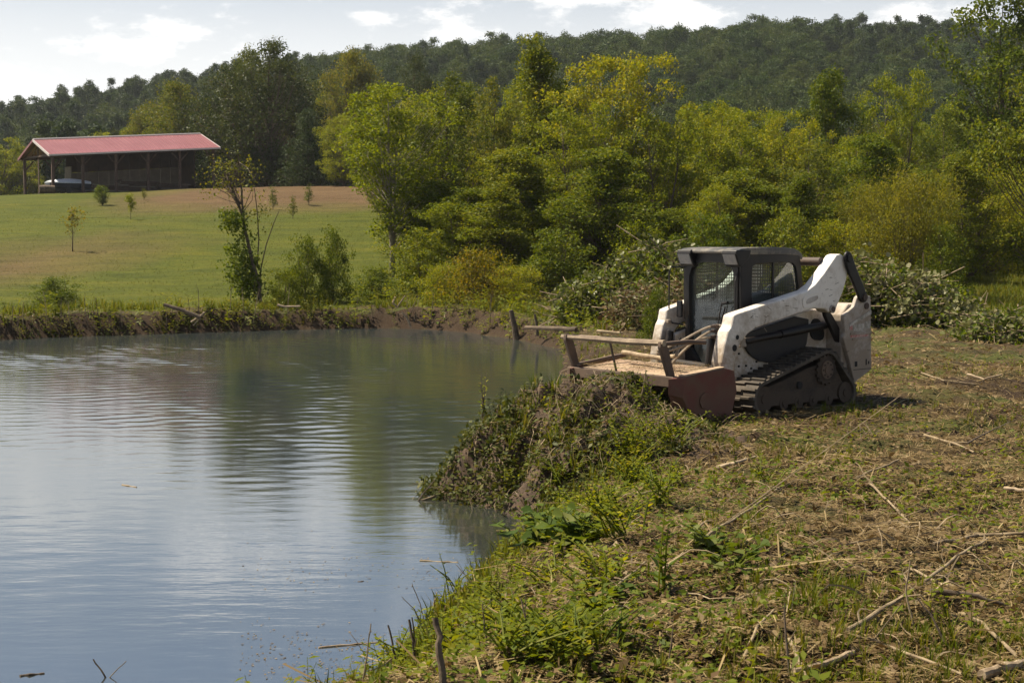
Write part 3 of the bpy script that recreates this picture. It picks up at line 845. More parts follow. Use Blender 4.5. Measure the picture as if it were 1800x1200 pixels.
# undergrowth
proto('bush_mid', 'leaf_mid', 'bark', seed=11, H=3.2, R=1.7, cb=0.05, nclump=90, per=85, leaf=0.12, prof='bush', trunk_r=0.04, csize=0.34, stems=3)
proto('bush_yellow', 'leaf_yellow', 'bark', seed=12, H=3.2, R=1.7, cb=0.05, nclump=90, per=85, leaf=0.11, prof='bush', trunk_r=0.04, csize=0.34, stems=3)
proto('bush_autumn', 'leaf_autumn', 'bark', seed=13, H=2.2, R=1.4, cb=0.05, nclump=80, per=60, leaf=0.10, prof='bush', trunk_r=0.03, csize=0.30, stems=3)
proto('bush_fine', 'leaf_bright2', 'bark', seed=14, H=4.2, R=2.6, cb=0.06, nclump=150, per=150, leaf=0.075, prof='vase', trunk_r=0.035, csize=0.42, stems=5, up=0.2) if 'leaf_bright2' in M else None
M['leaf_bright2'] = leaf_mat('leaf_feathery', [(0.06, 0.075, 0.010), (0.10, 0.115, 0.014), (0.15, 0.15, 0.018), (0.19, 0.165, 0.022)], 0.48, gain=1.05)
proto('bush_fine', 'leaf_bright2', 'bark', seed=14, H=4.2, R=2.6, cb=0.06, nclump=170, per=150, leaf=0.08, prof='vase', trunk_r=0.035, csize=0.42, stems=5, up=0.2)
# young trees
proto('sapling_sparse', 'leaf_autumn', 'bark', seed=21, H=2.3, R=0.75, cb=0.42, nclump=26, per=16, leaf=0.10, prof='vase', trunk_r=0.03, csize=0.16, twig=False)
proto('sapling_round', 'leaf_mid', 'bark', seed=22, H=2.0, R=0.65, cb=0.15, nclump=50, per=60, leaf=0.10, prof='round', trunk_r=0.05, csize=0.2, twig=False)
proto('sapling_vase', 'leaf_yellow', 'bark', seed=23, H=2.0, R=0.6, cb=0.35, nclump=36, per=40, leaf=0.09, prof='vase', trunk_r=0.03, csize=0.17, twig=False)
proto('sapling_thin', 'leaf_olive', 'bark', seed=24, H=2.2, R=0.35, cb=0.2, nclump=26, per=26, leaf=0.09, prof='cone', trunk_r=0.025, csize=0.15, twig=False)
# hillside trees
proto('hill_oak', 'leaf_hill', 'bark', seed=31, H=12, R=4.0, cb=0.2, nclump=80, per=62, leaf=0.50, prof='round', trunk_r=0.2, csize=1.0, twig=False)
proto('hill_oak2', 'leaf_hill', 'bark', seed=32, H=11, R=4.4, cb=0.2, nclump=85, per=60, leaf=0.50, prof='bush', trunk_r=0.2, csize=1.05, twig=False)
proto('hill_oak3', 'leaf_hill', 'bark', seed=33, H=13, R=3.6, cb=0.2, nclump=80, per=62, leaf=0.48, prof='round', trunk_r=0.2, csize=0.95, twig=False)
proto('hill_pine', 'needle', 'bark', seed=34, H=15, R=2.6, cb=0.10, nclump=85, per=46, leaf=0.5, prof='cone', trunk_r=0.2, csize=0.75, twig=False)
proto('hill_pine2', 'needle', 'bark', seed=35, H=15, R=3.0, cb=0.12, nclump=85, per=46, leaf=0.5, prof='bush', trunk_r=0.2, csize=0.75, twig=False)

def tree(name, key, x, y, h, w=None, label=None, cat='tree', group=None, rz=None, z=None):
    wm, lm, H, R = PROTO[key]
    s = h / H; sw = s if w is None else w / R
    z0 = float(ground(np.array([x]), np.array([y]))[0]) if z is None else z
    o = empty(name, (x, y, z0 - 0.05), rng.uniform(0, 6.28) if rz is None else rz, label=label, cat=cat, group=group)
    o.scale = (sw, sw, s)
    link('trunk', wm, o); link('crown' if cat == 'tree' else 'foliage', lm, o)
    return o
def tree_px(name, key, px, D, py_top, wpx=None, **kw):
    x = (px - 900) / FOC * D
    z0 = float(ground(np.array([x]), np.array([D]))[0])
    return tree(name, key, x, D, pix_h(py_top, D, z0), None if wpx is None else wpx / FOC * D / 2, **kw)

# ---- trees one can tell apart
TH = 'young trees in the thicket behind the pond'
T = [
 # name, proto, px, D, top, width, label
 ('oak_tree', 'oak_dark', 478, 138, 84, 205, 'big dark oak with rounded crown behind the pavilion roof’s right end'),
 ('oak_tree', 'oak_dark', 398, 146, 122, 150, 'dark oak just left of the biggest oak, above the pavilion roof'),
 ('oak_tree', 'oak_olive', 325, 150, 150, 150, 'brownish olive oak rising behind the middle of the pavilion roof'),
 ('oak_tree', 'oak_olive', 440, 150, 96, 110, 'lighter olive treetop poking up behind the big dark oak'),
 ('cedar_tree', 'cedar', 545, 128, 196, 95, 'dark green cedar at the wood edge right of the big oak'),
 ('cedar_tree', 'cedar', 590, 134, 236, 80, 'low dark cedar between the tall cedar and the leaning yellow tree'),
 ('broadleaf_tree', 'oak_olive', 612, 150, 98, 130, 'olive tree with pointed top right behind the dark cedar'),
 ('broadleaf_tree', 'oak_dark', 728, 170, 108, 130, 'dark round treetop against the hill above the thicket’s left part'),
 ('broadleaf_tree', 'leafy_yellow', 605, 125, 205, 100, 'bushy yellow green tree at the far edge of the mown field'),
 ('broadleaf_tree', 'loose_yellow', 690, 57, 158, 240, 'airy yellow green tree with pale forked trunk at the thicket’s left edge'),
 ('broadleaf_tree', 'loose_olive', 785, 60, 132, 190, 'olive tree with bare looking twigs second from the thicket’s left edge'),
 ('broadleaf_tree', 'loose_olive', 868, 66, 140, 150, 'greyish olive tree just left of the tallest thicket tree'),
 ('broadleaf_tree', 'tall_mid', 945, 64, 70, 200, 'tallest green tree of the thicket with a spire shaped top'),
 ('broadleaf_tree', 'loose_yellow', 1085, 62, 104, 215, 'yellow green tree with spreading top right of the spire shaped tree'),
 ('broadleaf_tree', 'leafy_yellow', 1015, 58, 190, 170, 'dense yellow green tree filling the gap right of the spire shaped tree'),
 ('broadleaf_tree', 'leafy_mid', 905, 56, 262, 190, 'dark leafy tree low in the middle of the thicket'),
 ('broadleaf_tree', 'leafy_mid', 1055, 54, 262, 200, 'deep green leafy tree above the left brush pile'),
 ('broadleaf_tree', 'leafy_mid', 825, 54, 330, 170, 'short bushy green tree beside the autumn coloured bush'),
 ('broadleaf_tree', 'leafy_yellow', 1165, 60, 200, 170, 'yellow leafy tree over the left brush pile’s right end'),
 ('broadleaf_tree', 'leafy_yellow', 1240, 66, 186, 160, 'yellow green tree straight above the loader cab’s left corner'),
 ('broadleaf_tree', 'loose_yellow', 1320, 70, 196, 170, 'loose yellow green tree above the loader cab'),
 ('broadleaf_tree', 'leafy_yellow', 1395, 66, 212, 150, 'yellow green tree above the loader’s rear end'),
 ('broadleaf_tree', 'leafy_mid', 1460, 74, 130, 140, 'tall round headed green tree behind the loader’s rear'),
 ('broadleaf_tree', 'leafy_yellow', 1575, 70, 134, 160, 'tall yellow green tree above the feathery yellow bush'),
 ('broadleaf_tree', 'loose_olive', 1655, 62, 196, 150, 'olive green tree left of the tall right edge tree'),
 ('broadleaf_tree', 'edge_tree', 1755, 80, -25, 215, 'tall dark green tree cut by the photo’s right edge'),
 ('broadleaf_tree', 'leafy_mid', 1850, 52, 60, 210, 'leafy tree half outside the photo at its right edge'),
 ('broadleaf_tree', 'leafy_mid', 1300, 56, 300, 190, 'dark leafy tree low behind the loader cab roof'),
 ('broadleaf_tree', 'loose_olive', 1420, 56, 262, 200, 'grey green bushy tree low behind the loader’s rear arm'),
 ('broadleaf_tree', 'leafy_mid', 1520, 58, 240, 170, 'green tree low between loader and feathery yellow bush'),
 ('broadleaf_tree', 'leafy_mid', 1690, 54, 270, 150, 'dark green tree low in front of the right edge tree'),
]
for (nm, k, px, D, tp, wd, lb) in T:
    tree_px(nm, k, px, D, tp, wd, label=lb.replace('’', "'"), group=TH if D < 80 else 'trees at the wood edge behind the field')
ORD = ['first', 'second', 'third', 'fourth', 'fifth', 'sixth', 'seventh', 'eighth', 'ninth', 'tenth', 'eleventh', 'twelfth', 'thirteenth', 'fourteenth', 'fifteenth', 'sixteenth', 'seventeenth']
SECOND = [790, 815, 850, 960, 1000, 1110, 1200, 1270, 1345, 1440, 1500, 1545, 1620, 1720, 1180, 1060]
for i in range(16):      # leafy trees closing the wall of the thicket
    px = SECOND[i]; D = rng.uniform(60, 72)
    tree_px('broadleaf_tree', ['leafy_mid', 'leafy_yellow', 'leafy_yellow'][i % 3], px, D, rng.uniform(235, 320), rng.uniform(150, 205),
            label='leafy tree in the second row of the thicket, ' + ORD[sorted(SECOND).index(px)] + ' from the left', group='second row of the thicket')
for i in range(15):      # low leafy growth at the thicket's foot
    px = [775, 800, 835, 880, 935, 990, 1045, 1100, 1190, 1260, 1340, 1405, 1480, 1540, 1630][i]; D = rng.uniform(52, 57)
    tree_px('broadleaf_tree', ['leafy_mid', 'leafy_yellow', 'leafy_mid', 'tall_mid'][i % 4], px, D, rng.uniform(300, 385), rng.uniform(120, 185),
            label=['green', 'yellow green', 'green', 'dark green'][i % 4] + ' low young tree at the foot of the thicket, ' + ORD[i] + ' from the left', group='low young trees at the foot of the thicket')
for i in range(46):      # the depth of the wood: trees seen only in gaps between those in front
    px = rng.uniform(620, 2000); D = rng.uniform(72, 118)
    tp = np.interp(px, [620, 940, 1090, 1300, 1700, 2000], [170, 150, 165, 200, 185, 150]) + rng.uniform(-12, 70)
    tree_px('broadleaf_tree', ['leafy_mid', 'leafy_yellow', 'loose_olive', 'tall_mid', 'leafy_yellow'][i % 5], px, D, tp, rng.uniform(110, 165),
            label='leafy tree deep in the wood, seen in gaps between nearer trees', group='trees deep in the wood')
for i in range(26):      # wood beyond the crest of the field, behind the pavilion
    px = rng.uniform(-250, 640); D = rng.uniform(158, 190)
    tp = np.interp(px, [-250, 0, 100, 260, 640], [262, 262, 256, 205, 175]) + rng.uniform(-22, 24)
    tree_px('broadleaf_tree', ['oak_olive', 'oak_dark', 'leafy_yellow'][i % 3], px, D, tp, rng.uniform(90, 130),
            label='broadleaf tree beyond the crest of the mown field, below the pine hill', group='trees beyond the crest of the field')

B = [
 ('bush', 'bush_mid', 103, 46.5, 486, 92, 'round green shrub alone on the far bank at left'),
 ('bush', 'bush_mid', 535, 47.5, 418, 80, 'upright green bush on the far bank, left of a pair'),
 ('bush', 'bush_mid', 585, 47.5, 404, 66, 'taller upright green bush on the far bank, right of a pair'),
 ('bush', 'bush_yellow', 497, 47.0, 470, 70, 'low yellowish bush at the foot of the leaning slender tree'),
 ('bush', 'bush_mid', 655, 49, 468, 80, 'low green bush under the airy yellow green tree'),
 ('bush', 'bush_mid', 740, 50, 405, 130, 'dark bush at the foot of the pale forked trunk'),
 ('bush', 'bush_autumn', 838, 46, 438, 120, 'orange and yellow bush on the bank in front of the thicket'),
 ('bush', 'bush_yellow', 905, 47, 465, 100, 'yellow green bush between orange bush and brush pile'),
 ('bush', 'bush_yellow', 778, 47, 462, 80, 'small yellow bush left of the orange bush'),
 ('bush', 'bush_fine', 1590, 46, 300, 215, 'feathery yellow green bush above the right brush pile'),
 ('bush', 'bush_fine', 1540, 49, 330, 150, 'feathery bush left behind the biggest feathery bush'),
 ('bush', 'bush_yellow', 1790, 66, 292, 130, 'bright yellow green bush at the right edge above the grass strip'),
 ('bush', 'bush_yellow', 1770, 64, 372, 120, 'low yellow green bush right of the pale grass clearing'),
 ('bush', 'bush_mid', 1660, 44, 400, 90, 'green bush behind the right end of the right brush pile'),
 ('bush', 'bush_mid', 1390, 48, 372, 130, 'green bush just behind the loader’s rear arm'),
 ('bush', 'bush_yellow', 1470, 48, 386, 120, 'yellow green bush right behind the loader’s rear link'),
 ('bush', 'bush_mid', 1240, 50, 380, 150, 'dark bush behind the loader cab’s left side'),
 ('bush', 'bush_yellow', 1130, 52, 385, 130, 'yellowish bush above the left brush pile'),
 ('bush', 'bush_mid', 985, 50, 405, 140, 'dark bush left behind the left brush pile'),
 ('bush', 'bush_mid', 1155, 30, 505, 62, 'dark green leafy shrub just left of the loader cab'),
 ('bush', 'bush_mid', 5, 47, 528, 30, 'tiny dark shrub at the left edge of the far bank'),
]
for (nm, k, px, D, tp, wd, lb) in B:
    tree_px(nm, k, px, D, tp, wd, label=lb.replace('’', "'"), cat='bush')
for i in range(22):
    px = rng.uniform(720, 1900); D = rng.uniform(56, 70)
    tree_px('bush', ['bush_mid', 'bush_yellow', 'bush_mid'][i % 3], px, D, rng.uniform(370, 415), rng.uniform(90, 140),
            label='undergrowth bush between the thicket trunks', cat='bush', group='undergrowth bushes under the thicket')

SAP = [
 ('sapling_sparse', 128, 442, 360, 58, 'young tree with sparse orange leaves low on the mown field'),
 ('sapling_round', 180, 362, 326, 26, 'small dense dark green tree in front of the pavilion'),
 ('sapling_vase', 230, 386, 340, 22, 'small pale yellow green tree right of the dense dark one'),
 ('sapling_thin', 253, 352, 325, 9, 'thin little sapling nearest the pavilion posts'),
 ('sapling_thin', 480, 369, 318, 17, 'narrow sapling on the brown turf, leftmost of the three by the cedar'),
 ('sapling_thin', 515, 384, 333, 14, 'narrow sapling standing lowest of the three by the cedar'),
 ('sapling_thin', 543, 362, 314, 17, 'narrow sapling on the brown turf, nearest the dark cedar'),
 ('sapling_vase', 663, 383, 344, 20, 'little sapling seen through the airy yellow green tree'),
]
for (k, px, pb, pt, wd, lb) in SAP:
    p = hit(px, pb, ground)
    tree('sapling', k, p[0], p[1], pix_h(pt, p[1], p[2]), wd / FOC * p[1] / 2, label=lb, cat='sapling', group='saplings planted on the mown field')

def leaning_tree():
    """slender double-stemmed tree on the far bank with vines at its foot"""
    D = 46.5; base = hit(455, 537, ground); base = np.array([(455 - 900) / FOC * D, D, float(ground(np.array([(455 - 900) / FOC * D]), np.array([D]))[0])])
    o = empty('slender_tree', base, 0, label='slender double stemmed tree leaning left on the far bank', cat='tree')
    def P(px, py, dy=0): return at(px, py, D + dy) - base
    w = MB()
    st = [[(458, 545), (455, 500), (443, 455), (432, 410), (425, 375), (412, 340), (398, 305), (388, 285)],
          [(449, 542), (447, 505), (440, 450), (430, 400), (426, 360), (424, 320), (420, 285), (418, 272)],
          [(455, 510), (459, 470), (468, 430), (482, 390), (490, 372)], [(452, 470), (455, 420), (452, 370), (447, 330)]]
    for i, s in enumerate(st):
        n = len(s); r0 = [0.075, 0.06, 0.03, 0.03][i]
        w.tube([P(a, b, 0.25 * i) for a, b in s], [r0 * (1 - 0.8 * j / n) for j in range(n)], 6)
    r = np.random.default_rng(5); C = []; sg = []
    for _ in range(46):
        px, py = r.normal(402, 24), r.normal(306, 20); e = P(px, py, r.normal(0, .5)); C.append(e); sg.append(0.2)
        a = P(*st[r.integers(0, 2)][r.integers(4, 7)]); w.tube([a, (a + e) / 2 + r.normal(0, .1, 3), e], [0.014, 0.01, 0.004], 3, False)
    for _ in range(60):
        t = r.uniform(0, 1); px = 447 - 30 * t + r.normal(0, 10) - 10; py = 525 - 150 * t; C.append(P(px, py, r.normal(0, .3))); sg.append(0.22)
    for _ in range(14):
        C.append(P(r.normal(452, 14), r.uniform(330, 420), r.normal(0, .3))); sg.append(0.2)
    C = np.array(C); sg = np.array(sg)
    per = np.concatenate([np.full(46, 26), np.full(60, 60), np.full(14, 14)])
    t1 = leaves_at(r, C[:46], sg[:46], 13, 0.085); t2 = leaves_at(r, C[46:106], sg[46:106], 55, 0.11); t3 = leaves_at(r, C[106:], sg[106:], 12, 0.10)
    w.obj('trunk', M['bark'], o, smooth=True)
    link('crown', np_mesh('slender_crown', *join([t1, t3])), o, M['leaf_olive'])
    link('vine', np_mesh('slender_vine', *t2), o, M['leaf_mid'])
leaning_tree()

# ---- the forested hill: one far-off mass, plus the pines that stand out of its skyline
def hill_wood():
    kinds = bpy.data.collections.new('hill_tree_kinds')
    ridge = [(185, 167, 20), (275, 160, 18), (298, 146, 22), (60, 182, 18), (110, 178, 17), (20, 188, 17), (702, 80, 26), (802, 78, 20), (865, 72, 24),
             (1103, 54, 24), (1190, 50, 26), (1398, 30, 24), (1450, 36, 18), (1486, 34, 22), (1527, 42, 18), (1262, 50, 20), (1655, 50, 20)]
    seen = set()
    for i, (px, pt, wd) in enumerate(ridge):
        D = rng.uniform(405, 432); pt += 9 if px > 1000 else 4; k = ['hill_pine', 'hill_pine2', 'hill_pine'][i % 3]
        o = tree_px('pine_tree', k, px, D, pt, wd * 1.55, label='dark pine standing out on the wooded hill skyline, ' + ORD[sorted(q[0] for q in ridge).index(px)] + ' from the left', group='pines on the hill skyline')
        if k not in seen:
            seen.add(k); kinds.objects.link([c for c in o.children if c.name.startswith('crown')][0])
    for i, (k, px, D, tp, lb) in enumerate((('hill_oak', 905, 380, 92, 'round crowned hill tree above the greyish olive tree of the thicket'), ('hill_oak2', 1250, 380, 80, 'round crowned hill tree above the loader cab'), ('hill_oak3', 1640, 385, 85, 'round crowned hill tree near the skyline left of the right edge tree'), ('hill_oak', 1420, 300, 150, 'round crowned hill tree low on the slope behind the loader rear'), ('hill_oak2', 60, 300, 226, 'round crowned hill tree just above the pavilion roof left end'), ('hill_oak3', 250, 340, 172, 'round crowned hill tree above the middle of the pavilion roof'))):
        o = tree_px('broadleaf_tree', k, px, D, tp, None, label=lb, group='round crowned trees on the hill')
        if k not in seen:
            seen.add(k); kinds.objects.link([c for c in o.children if c.name.startswith('crown')][0])
    n = 9000
    y = np.sqrt(rng.uniform(175 ** 2, 465 ** 2, n)); u = rng.uniform(-0.62, 0.62, n); x = u * y
    # thin to an even spacing
    cell = {}; keep = []
    for i in range(n):
        c = (int(x[i] // 4.0), int(y[i] // 4.0))
        if c in cell: continue
        cell[c] = 1; keep.append(i)
    x, y = x[keep], y[keep]; n = len(x)
    z = ground(x, y)
    me = bpy.data.meshes.new('hill_forest'); me.vertices.add(n); me.vertices.foreach_set('co', np.stack([x, y, z - 0.4], 1).astype(np.float32).ravel())
    pine = fbm(x * 0.02, y * 0.02, 77, 3) * 0.5 + 0.5 + np.where(x / y < -0.15, 0.12, 0)
    names = sorted(c.name for c in kinds.objects)
    order = [next(c for c in kinds.objects if c.name == nmn).data.name for nmn in names]
    isp = np.array(['pine' in q for q in order]); ip = np.where(isp)[0]; io = np.where(~isp)[0]
    idx = np.where(rng.uniform(0, 1, n) < sstep(0.38, 0.68, pine), ip[rng.integers(0, len(ip), n)], io[rng.integers(0, len(io), n)])
    for nm, ty, arr in (('idx', 'INT', idx.astype(np.int32)), ('rot', 'FLOAT', rng.uniform(0, 6.28, n).astype(np.float32)), ('size', 'FLOAT', (rng.uniform(0.5, 1.22, n) * np.where(np.isin(idx, ip), 0.74, 0.80)).astype(np.float32))):
        a = me.attributes.new(nm, ty, 'POINT'); a.data.foreach_set('value', arr)
    o = link('forest', me); tag(o, 'dense mixed forest of pines and broadleaf trees covering the hill', 'forest', kind='stuff')
    g = bpy.data.node_groups.new('forest', 'GeometryNodeTree')
    g.interface.new_socket('Geometry', in_out='INPUT', socket_type='NodeSocketGeometry'); g.interface.new_socket('Geometry', in_out='OUTPUT', socket_type='NodeSocketGeometry')
    gi = g.nodes.new('NodeGroupInput'); go = g.nodes.new('NodeGroupOutput')
    ci = g.nodes.new('GeometryNodeCollectionInfo'); ci.inputs[0].default_value = kinds; ci.inputs[1].default_value = True; ci.inputs[2].default_value = True
    ip_ = g.nodes.new('GeometryNodeInstanceOnPoints'); ip_.inputs['Pick Instance'].default_value = True
    def attr(nm, ty):
        a = g.nodes.new('GeometryNodeInputNamedAttribute'); a.data_type = ty; a.inputs[0].default_value = nm; return a.outputs[0]
    cx = g.nodes.new('ShaderNodeCombineXYZ'); g.links.new(attr('rot', 'FLOAT'), cx.inputs[2])
    g.links.new(gi.outputs[0], ip_.inputs['Points']); g.links.new(ci.outputs[0], ip_.inputs['Instance']); g.links.new(attr('idx', 'INT'), ip_.inputs['Instance Index'])
    g.links.new(cx.outputs[0], ip_.inputs['Rotation']); g.links.new(attr('size', 'FLOAT'), ip_.inputs['Scale'])
    g.links.new(ip_.outputs[0], go.inputs[0])
    md = o.modifiers.new('forest', 'NODES'); md.node_group = g
hill_wood()
# ---------------------------------------------------------------- brush piles
def brush_pile(label, cols, depth, nclump, per, leaf, seed, mats=('leaf_pale', 'leaf_mid')):
    r = np.random.default_rng(seed)
    D0 = cols[0][2]; px0 = np.mean([c[0] for c in cols])
    base = np.array([(px0 - 900) / FOC * D0, D0, 0.0]); base[2] = float(ground(base[:1], base[1:2])[0])
    o = empty('brush_pile', base, 0, label=label, cat='brush pile')
    xs = [c[0] for c in cols]
    C = []; w = MB()
    for _ in range(nclump):
        px = r.uniform(xs[0], xs[-1]); t = r.uniform(-1, 1); D = np.interp(px, xs, [c[2] for c in cols]) + t * depth
        x = (px - 900) / FOC * D; zg = float(ground(np.array([x]), np.array([D]))[0])
        h = pix_h(np.interp(px, xs, [c[1] for c in cols]), D, zg) * (1 - 0.55 * t * t) * r.uniform(0.75, 1.08)
        z = zg + max(0.1, h) * (r.uniform(0, 1) ** 0.55)
        C.append(np.array([x, D, z]) - base)
        if r.uniform() < 0.5:
            p = C[-1]; d = unit(np.array([r.normal(), r.normal(), r.normal() * .35])); l = r.uniform(0.3, 1.0)
            w.tube([p - d * l, p + r.normal(0, .06, 3), p + d * l], [0.016, 0.013, 0.005], 4, False)
    C = np.array(C)
    k = int(len(C) * 0.45)
    w.obj('branches', M['twig'], o, smooth=True)
    a = leaves_at(r, C[:k], np.full(k, 0.24), per, leaf, 0.8, 0.9, WIDE)
    b = leaves_at(r, C[k:], np.full(len(C) - k, 0.24), per, leaf, 0.8, 0.6, LEAF)
    link('wilted_leaves', np_mesh('wilted_leaves', *a), o, M[mats[0]])
    link('green_leaves', np_mesh('green_leaves', *b), o, M[mats[1]])
brush_pile('big pile of cut leafy branches left of the loader cab', [(985, 512, 39), (1030, 486, 39), (1090, 460, 39), (1140, 426, 38.5), (1200, 432, 38), (1250, 446, 38)], 1.5, 520, 26, 0.12, 3)
brush_pile('low pile of brown stripped branches and leaves at the loader cab’s left'.replace('’', "'"), [(1080, 530, 35), (1130, 500, 35), (1190, 492, 35), (1240, 500, 35)], 0.9, 150, 18, 0.11, 4, ('leaf_dry', 'leaf_pale'))
brush_pile('long pile of cut leafy branches right of the loader tailgate', [(1470, 446, 37), (1520, 440, 37), (1580, 466, 36.5), (1640, 492, 36), (1700, 528, 35.5), (1735, 565, 35)], 1.4, 520, 26, 0.12, 5)
brush_pile('small low heap of leafy cuttings at the photo right edge', [(1690, 590, 31), (1740, 558, 31), (1800, 552, 31), (1880, 560, 31)], 0.9, 170, 26, 0.11, 6, ('leaf_pale', 'leaf_mid'))

# ---------------------------------------------------------------- the red roofed pavilion on the hill
def metal_roof_mat():
    m, t, b = new_mat('red_roof_metal')
    n = noise(t, 0.7, 4)
    r = ramp(t, [(0.3, (0.21, 0.066, 0.072)), (0.7, (0.26, 0.092, 0.098))]); t.links.new(n.outputs[0], r.inputs[0])
    t.links.new(r.outputs[0], b.inputs['Base Color']); b.inputs['Roughness'].default_value = 0.42; b.inputs['Metallic'].default_value = 0.15
    return m
M['roof'] = metal_roof_mat()
M['timber'] = plain('dark_timber', (0.055, 0.03, 0.022), 0.85, 0, (0.11, 0.065, 0.045), 3, 0.2)
M['trim'] = plain('pale_trim', (0.55, 0.5, 0.48), 0.5)
M['board'] = plain('beige_boards', (0.15, 0.12, 0.09), 0.8, 0, (0.20, 0.165, 0.13), 1.5)
M['board_dark'] = plain('brown_boards', (0.05, 0.028, 0.022), 0.85, 0, (0.075, 0.042, 0.03), 1.5)
M['tarp'] = plain('white_tarp', (0.55, 0.6, 0.66), 0.6, 0, (0.72, 0.75, 0.78), 2.5, 0.3)
M['hull'] = plain('dark_hull', (0.03, 0.035, 0.05), 0.5)
M['rubber'] = plain('black_rubber', (0.016, 0.015, 0.014), 0.75, 0, (0.045, 0.038, 0.030), 6, 0.2)
def pavilion():
    ORG = np.array([-39.4, 122.0, 5.85]); rz = math.atan2(9, 12.7); L, WD = 15.57, 9.0; SL = 0.0745; EV = 3.52; RI = 1.5
    o = empty('pavilion', ORG, rz, label='open sided timber pavilion with long red metal roof on the hill', cat='pavilion')
    def sh(mb):      # the whole building follows the slope of the crest
        mb.v = [(x, y, z + SL * x) for x, y, z in mb.v]; return mb
    def gz(x, y):
        wx = ORG[0] + x * math.cos(rz) - y * math.sin(rz); wy = ORG[1] + x * math.sin(rz) + y * math.cos(rz)
        return float(ground(np.array([wx]), np.array([wy]))[0]) - ORG[2]
    hw = WD / 2
    for s in (0, 1):
        m = MB(); ye, yr = (0.0, hw) if s == 0 else (WD, hw)
        m.add([(0, ye, EV), (L, ye, EV), (L, yr, EV + RI), (0, yr, EV + RI), (0, ye, EV - 0.07), (L, ye, EV - 0.07), (L, yr, EV + RI - 0.07), (0, yr, EV + RI - 0.07)],
              [(0, 1, 2, 3), (7, 6, 5, 4), (0, 4, 5, 1), (3, 2, 6, 7), (0, 3, 7, 4), (1, 5, 6, 2)])
        ro = sh(m).obj('roof', M['roof'], o)
        rb = MB()
        for k in range(40):
            x = 0.2 + k * (L - 0.4) / 39
            rb.add([(x - .025, ye, EV + .002), (x + .025, ye, EV + .002), (x + .025, yr, EV + RI + .002), (x - .025, yr, EV + RI + .002), (x, ye, EV + .05), (x, yr, EV + RI + .05)], [(0, 4, 5, 3), (1, 2, 5, 4), (0, 1, 4), (3, 5, 2)])
        sh(rb).obj('rib', M['roof'], ro, kind='stuff')
        for x0, x1 in ((-0.06, 0.0), (L, L + 0.06)):
            f = MB(); f.add([(x0, ye, EV - .17), (x1, ye, EV - .17), (x1, yr, EV + RI - .17), (x0, yr, EV + RI - .17), (x0, ye, EV + .04), (x1, ye, EV + .04), (x1, yr, EV + RI + .04), (x0, yr, EV + RI + .04)],
                            [(0, 1, 2, 3), (7, 6, 5, 4), (0, 4, 5, 1), (3, 2, 6, 7), (0, 3, 7, 4), (1, 5, 6, 2)])
            sh(f).obj('fascia', M['roof'] if s else M['trim'], ro)
        e = MB().box(0, L, ye - .04 if s == 0 else ye, ye if s == 0 else ye + .04, EV - .12, EV + .015)
        sh(e).obj('eave_trim', M['trim'], ro)
    sh(MB().tube([(0, hw, EV + RI + .03), (L, hw, EV + RI + .03)], 0.09, 6)).obj('ridge_cap', M['trim'], o)
    px_ = [0.4, 3.0, 5.95, 8.9, 11.85, 15.1]
    for x in px_:
        for y in (0.5, WD - 0.5):
            p = MB(); z0 = gz(x, y) - 0.4
            p.box(x - .11, x + .11, y - .11, y + .11, z0, EV - .16 + SL * x)
            po = p.obj('post', M['timber'], o, bevel=.01)
            zb = EV - .2 + SL * x
            for d in (-1, 1):
                if 0.2 < x + d * .8 < L:
                    MB().tube([(x + d * .06, y, zb - .85), (x + d * .8, y, zb - .02)], .07, 4).obj('brace', M['timber'], po)
    for y in (0.5, WD - .5):
        sh(MB().box(0.1, L - .1, y - .07, y + .07, EV - .17, EV + .08)).obj('beam', M['timber'], o)
    for x in px_:      # trusses
        t = MB(); t.box(x - .05, x + .05, .4, WD - .4, EV - .05, EV + .12)
        for s in (0, 1):
            y0 = 0.4 if s == 0 else WD - .4
            t.tube([(x, y0, EV + .02), (x, hw, EV + RI - .16)], .075, 4)
        t.tube([(x, hw, EV), (x, hw, EV + RI - .15)], .06, 4); t.tube([(x, hw - 1.8, EV + .05), (x, hw, EV + .95)], .05, 4); t.tube([(x, hw + 1.8, EV + .05), (x, hw, EV + .95)], .05, 4)
        sh(t).obj('truss', M['timber'], o)
    p = MB().box(0.4, 0.46, hw - .1, hw + .1, gz(.4, hw) - .4, EV); p.obj('post', M['timber'], o)
    # back wall: beige boards below, dark boards above, a short return at its left
    n = 11
    for k in range(n):
        x0 = 4.0 + k * 1.0
        sh(MB().box(x0 + .01, x0 + .99, WD - .95, WD - .88, 0.0, 2.05)).obj('wall_board', M['board'], o)
        sh(MB().box(x0 + .01, x0 + .99, WD - .95, WD - .88, 2.07, EV)).obj('wall_board', M['board_dark'], o)
    sh(MB().box(3.9, 3.98, WD - 2.6, WD - .88, 0, 2.6)).obj('side_wall', M['board'], o)
    sh(MB().box(14.9, 15.0, 4.5, WD - .88, 0, EV)).obj('side_wall', M['board_dark'], o)
    def world(x, y, dz=0):
        return (ORG[0] + x * math.cos(rz) - y * math.sin(rz), ORG[1] + x * math.sin(rz) + y * math.cos(rz), ORG[2] + gz(x, y) + dz)
    # covered boat on a trailer
    bo = empty('boat', world(2.2, 1.7), rz, label='low boat under a whitish cover between the pavilion left posts', cat='boat')
    h = MB(); c = MB(); nn = 9
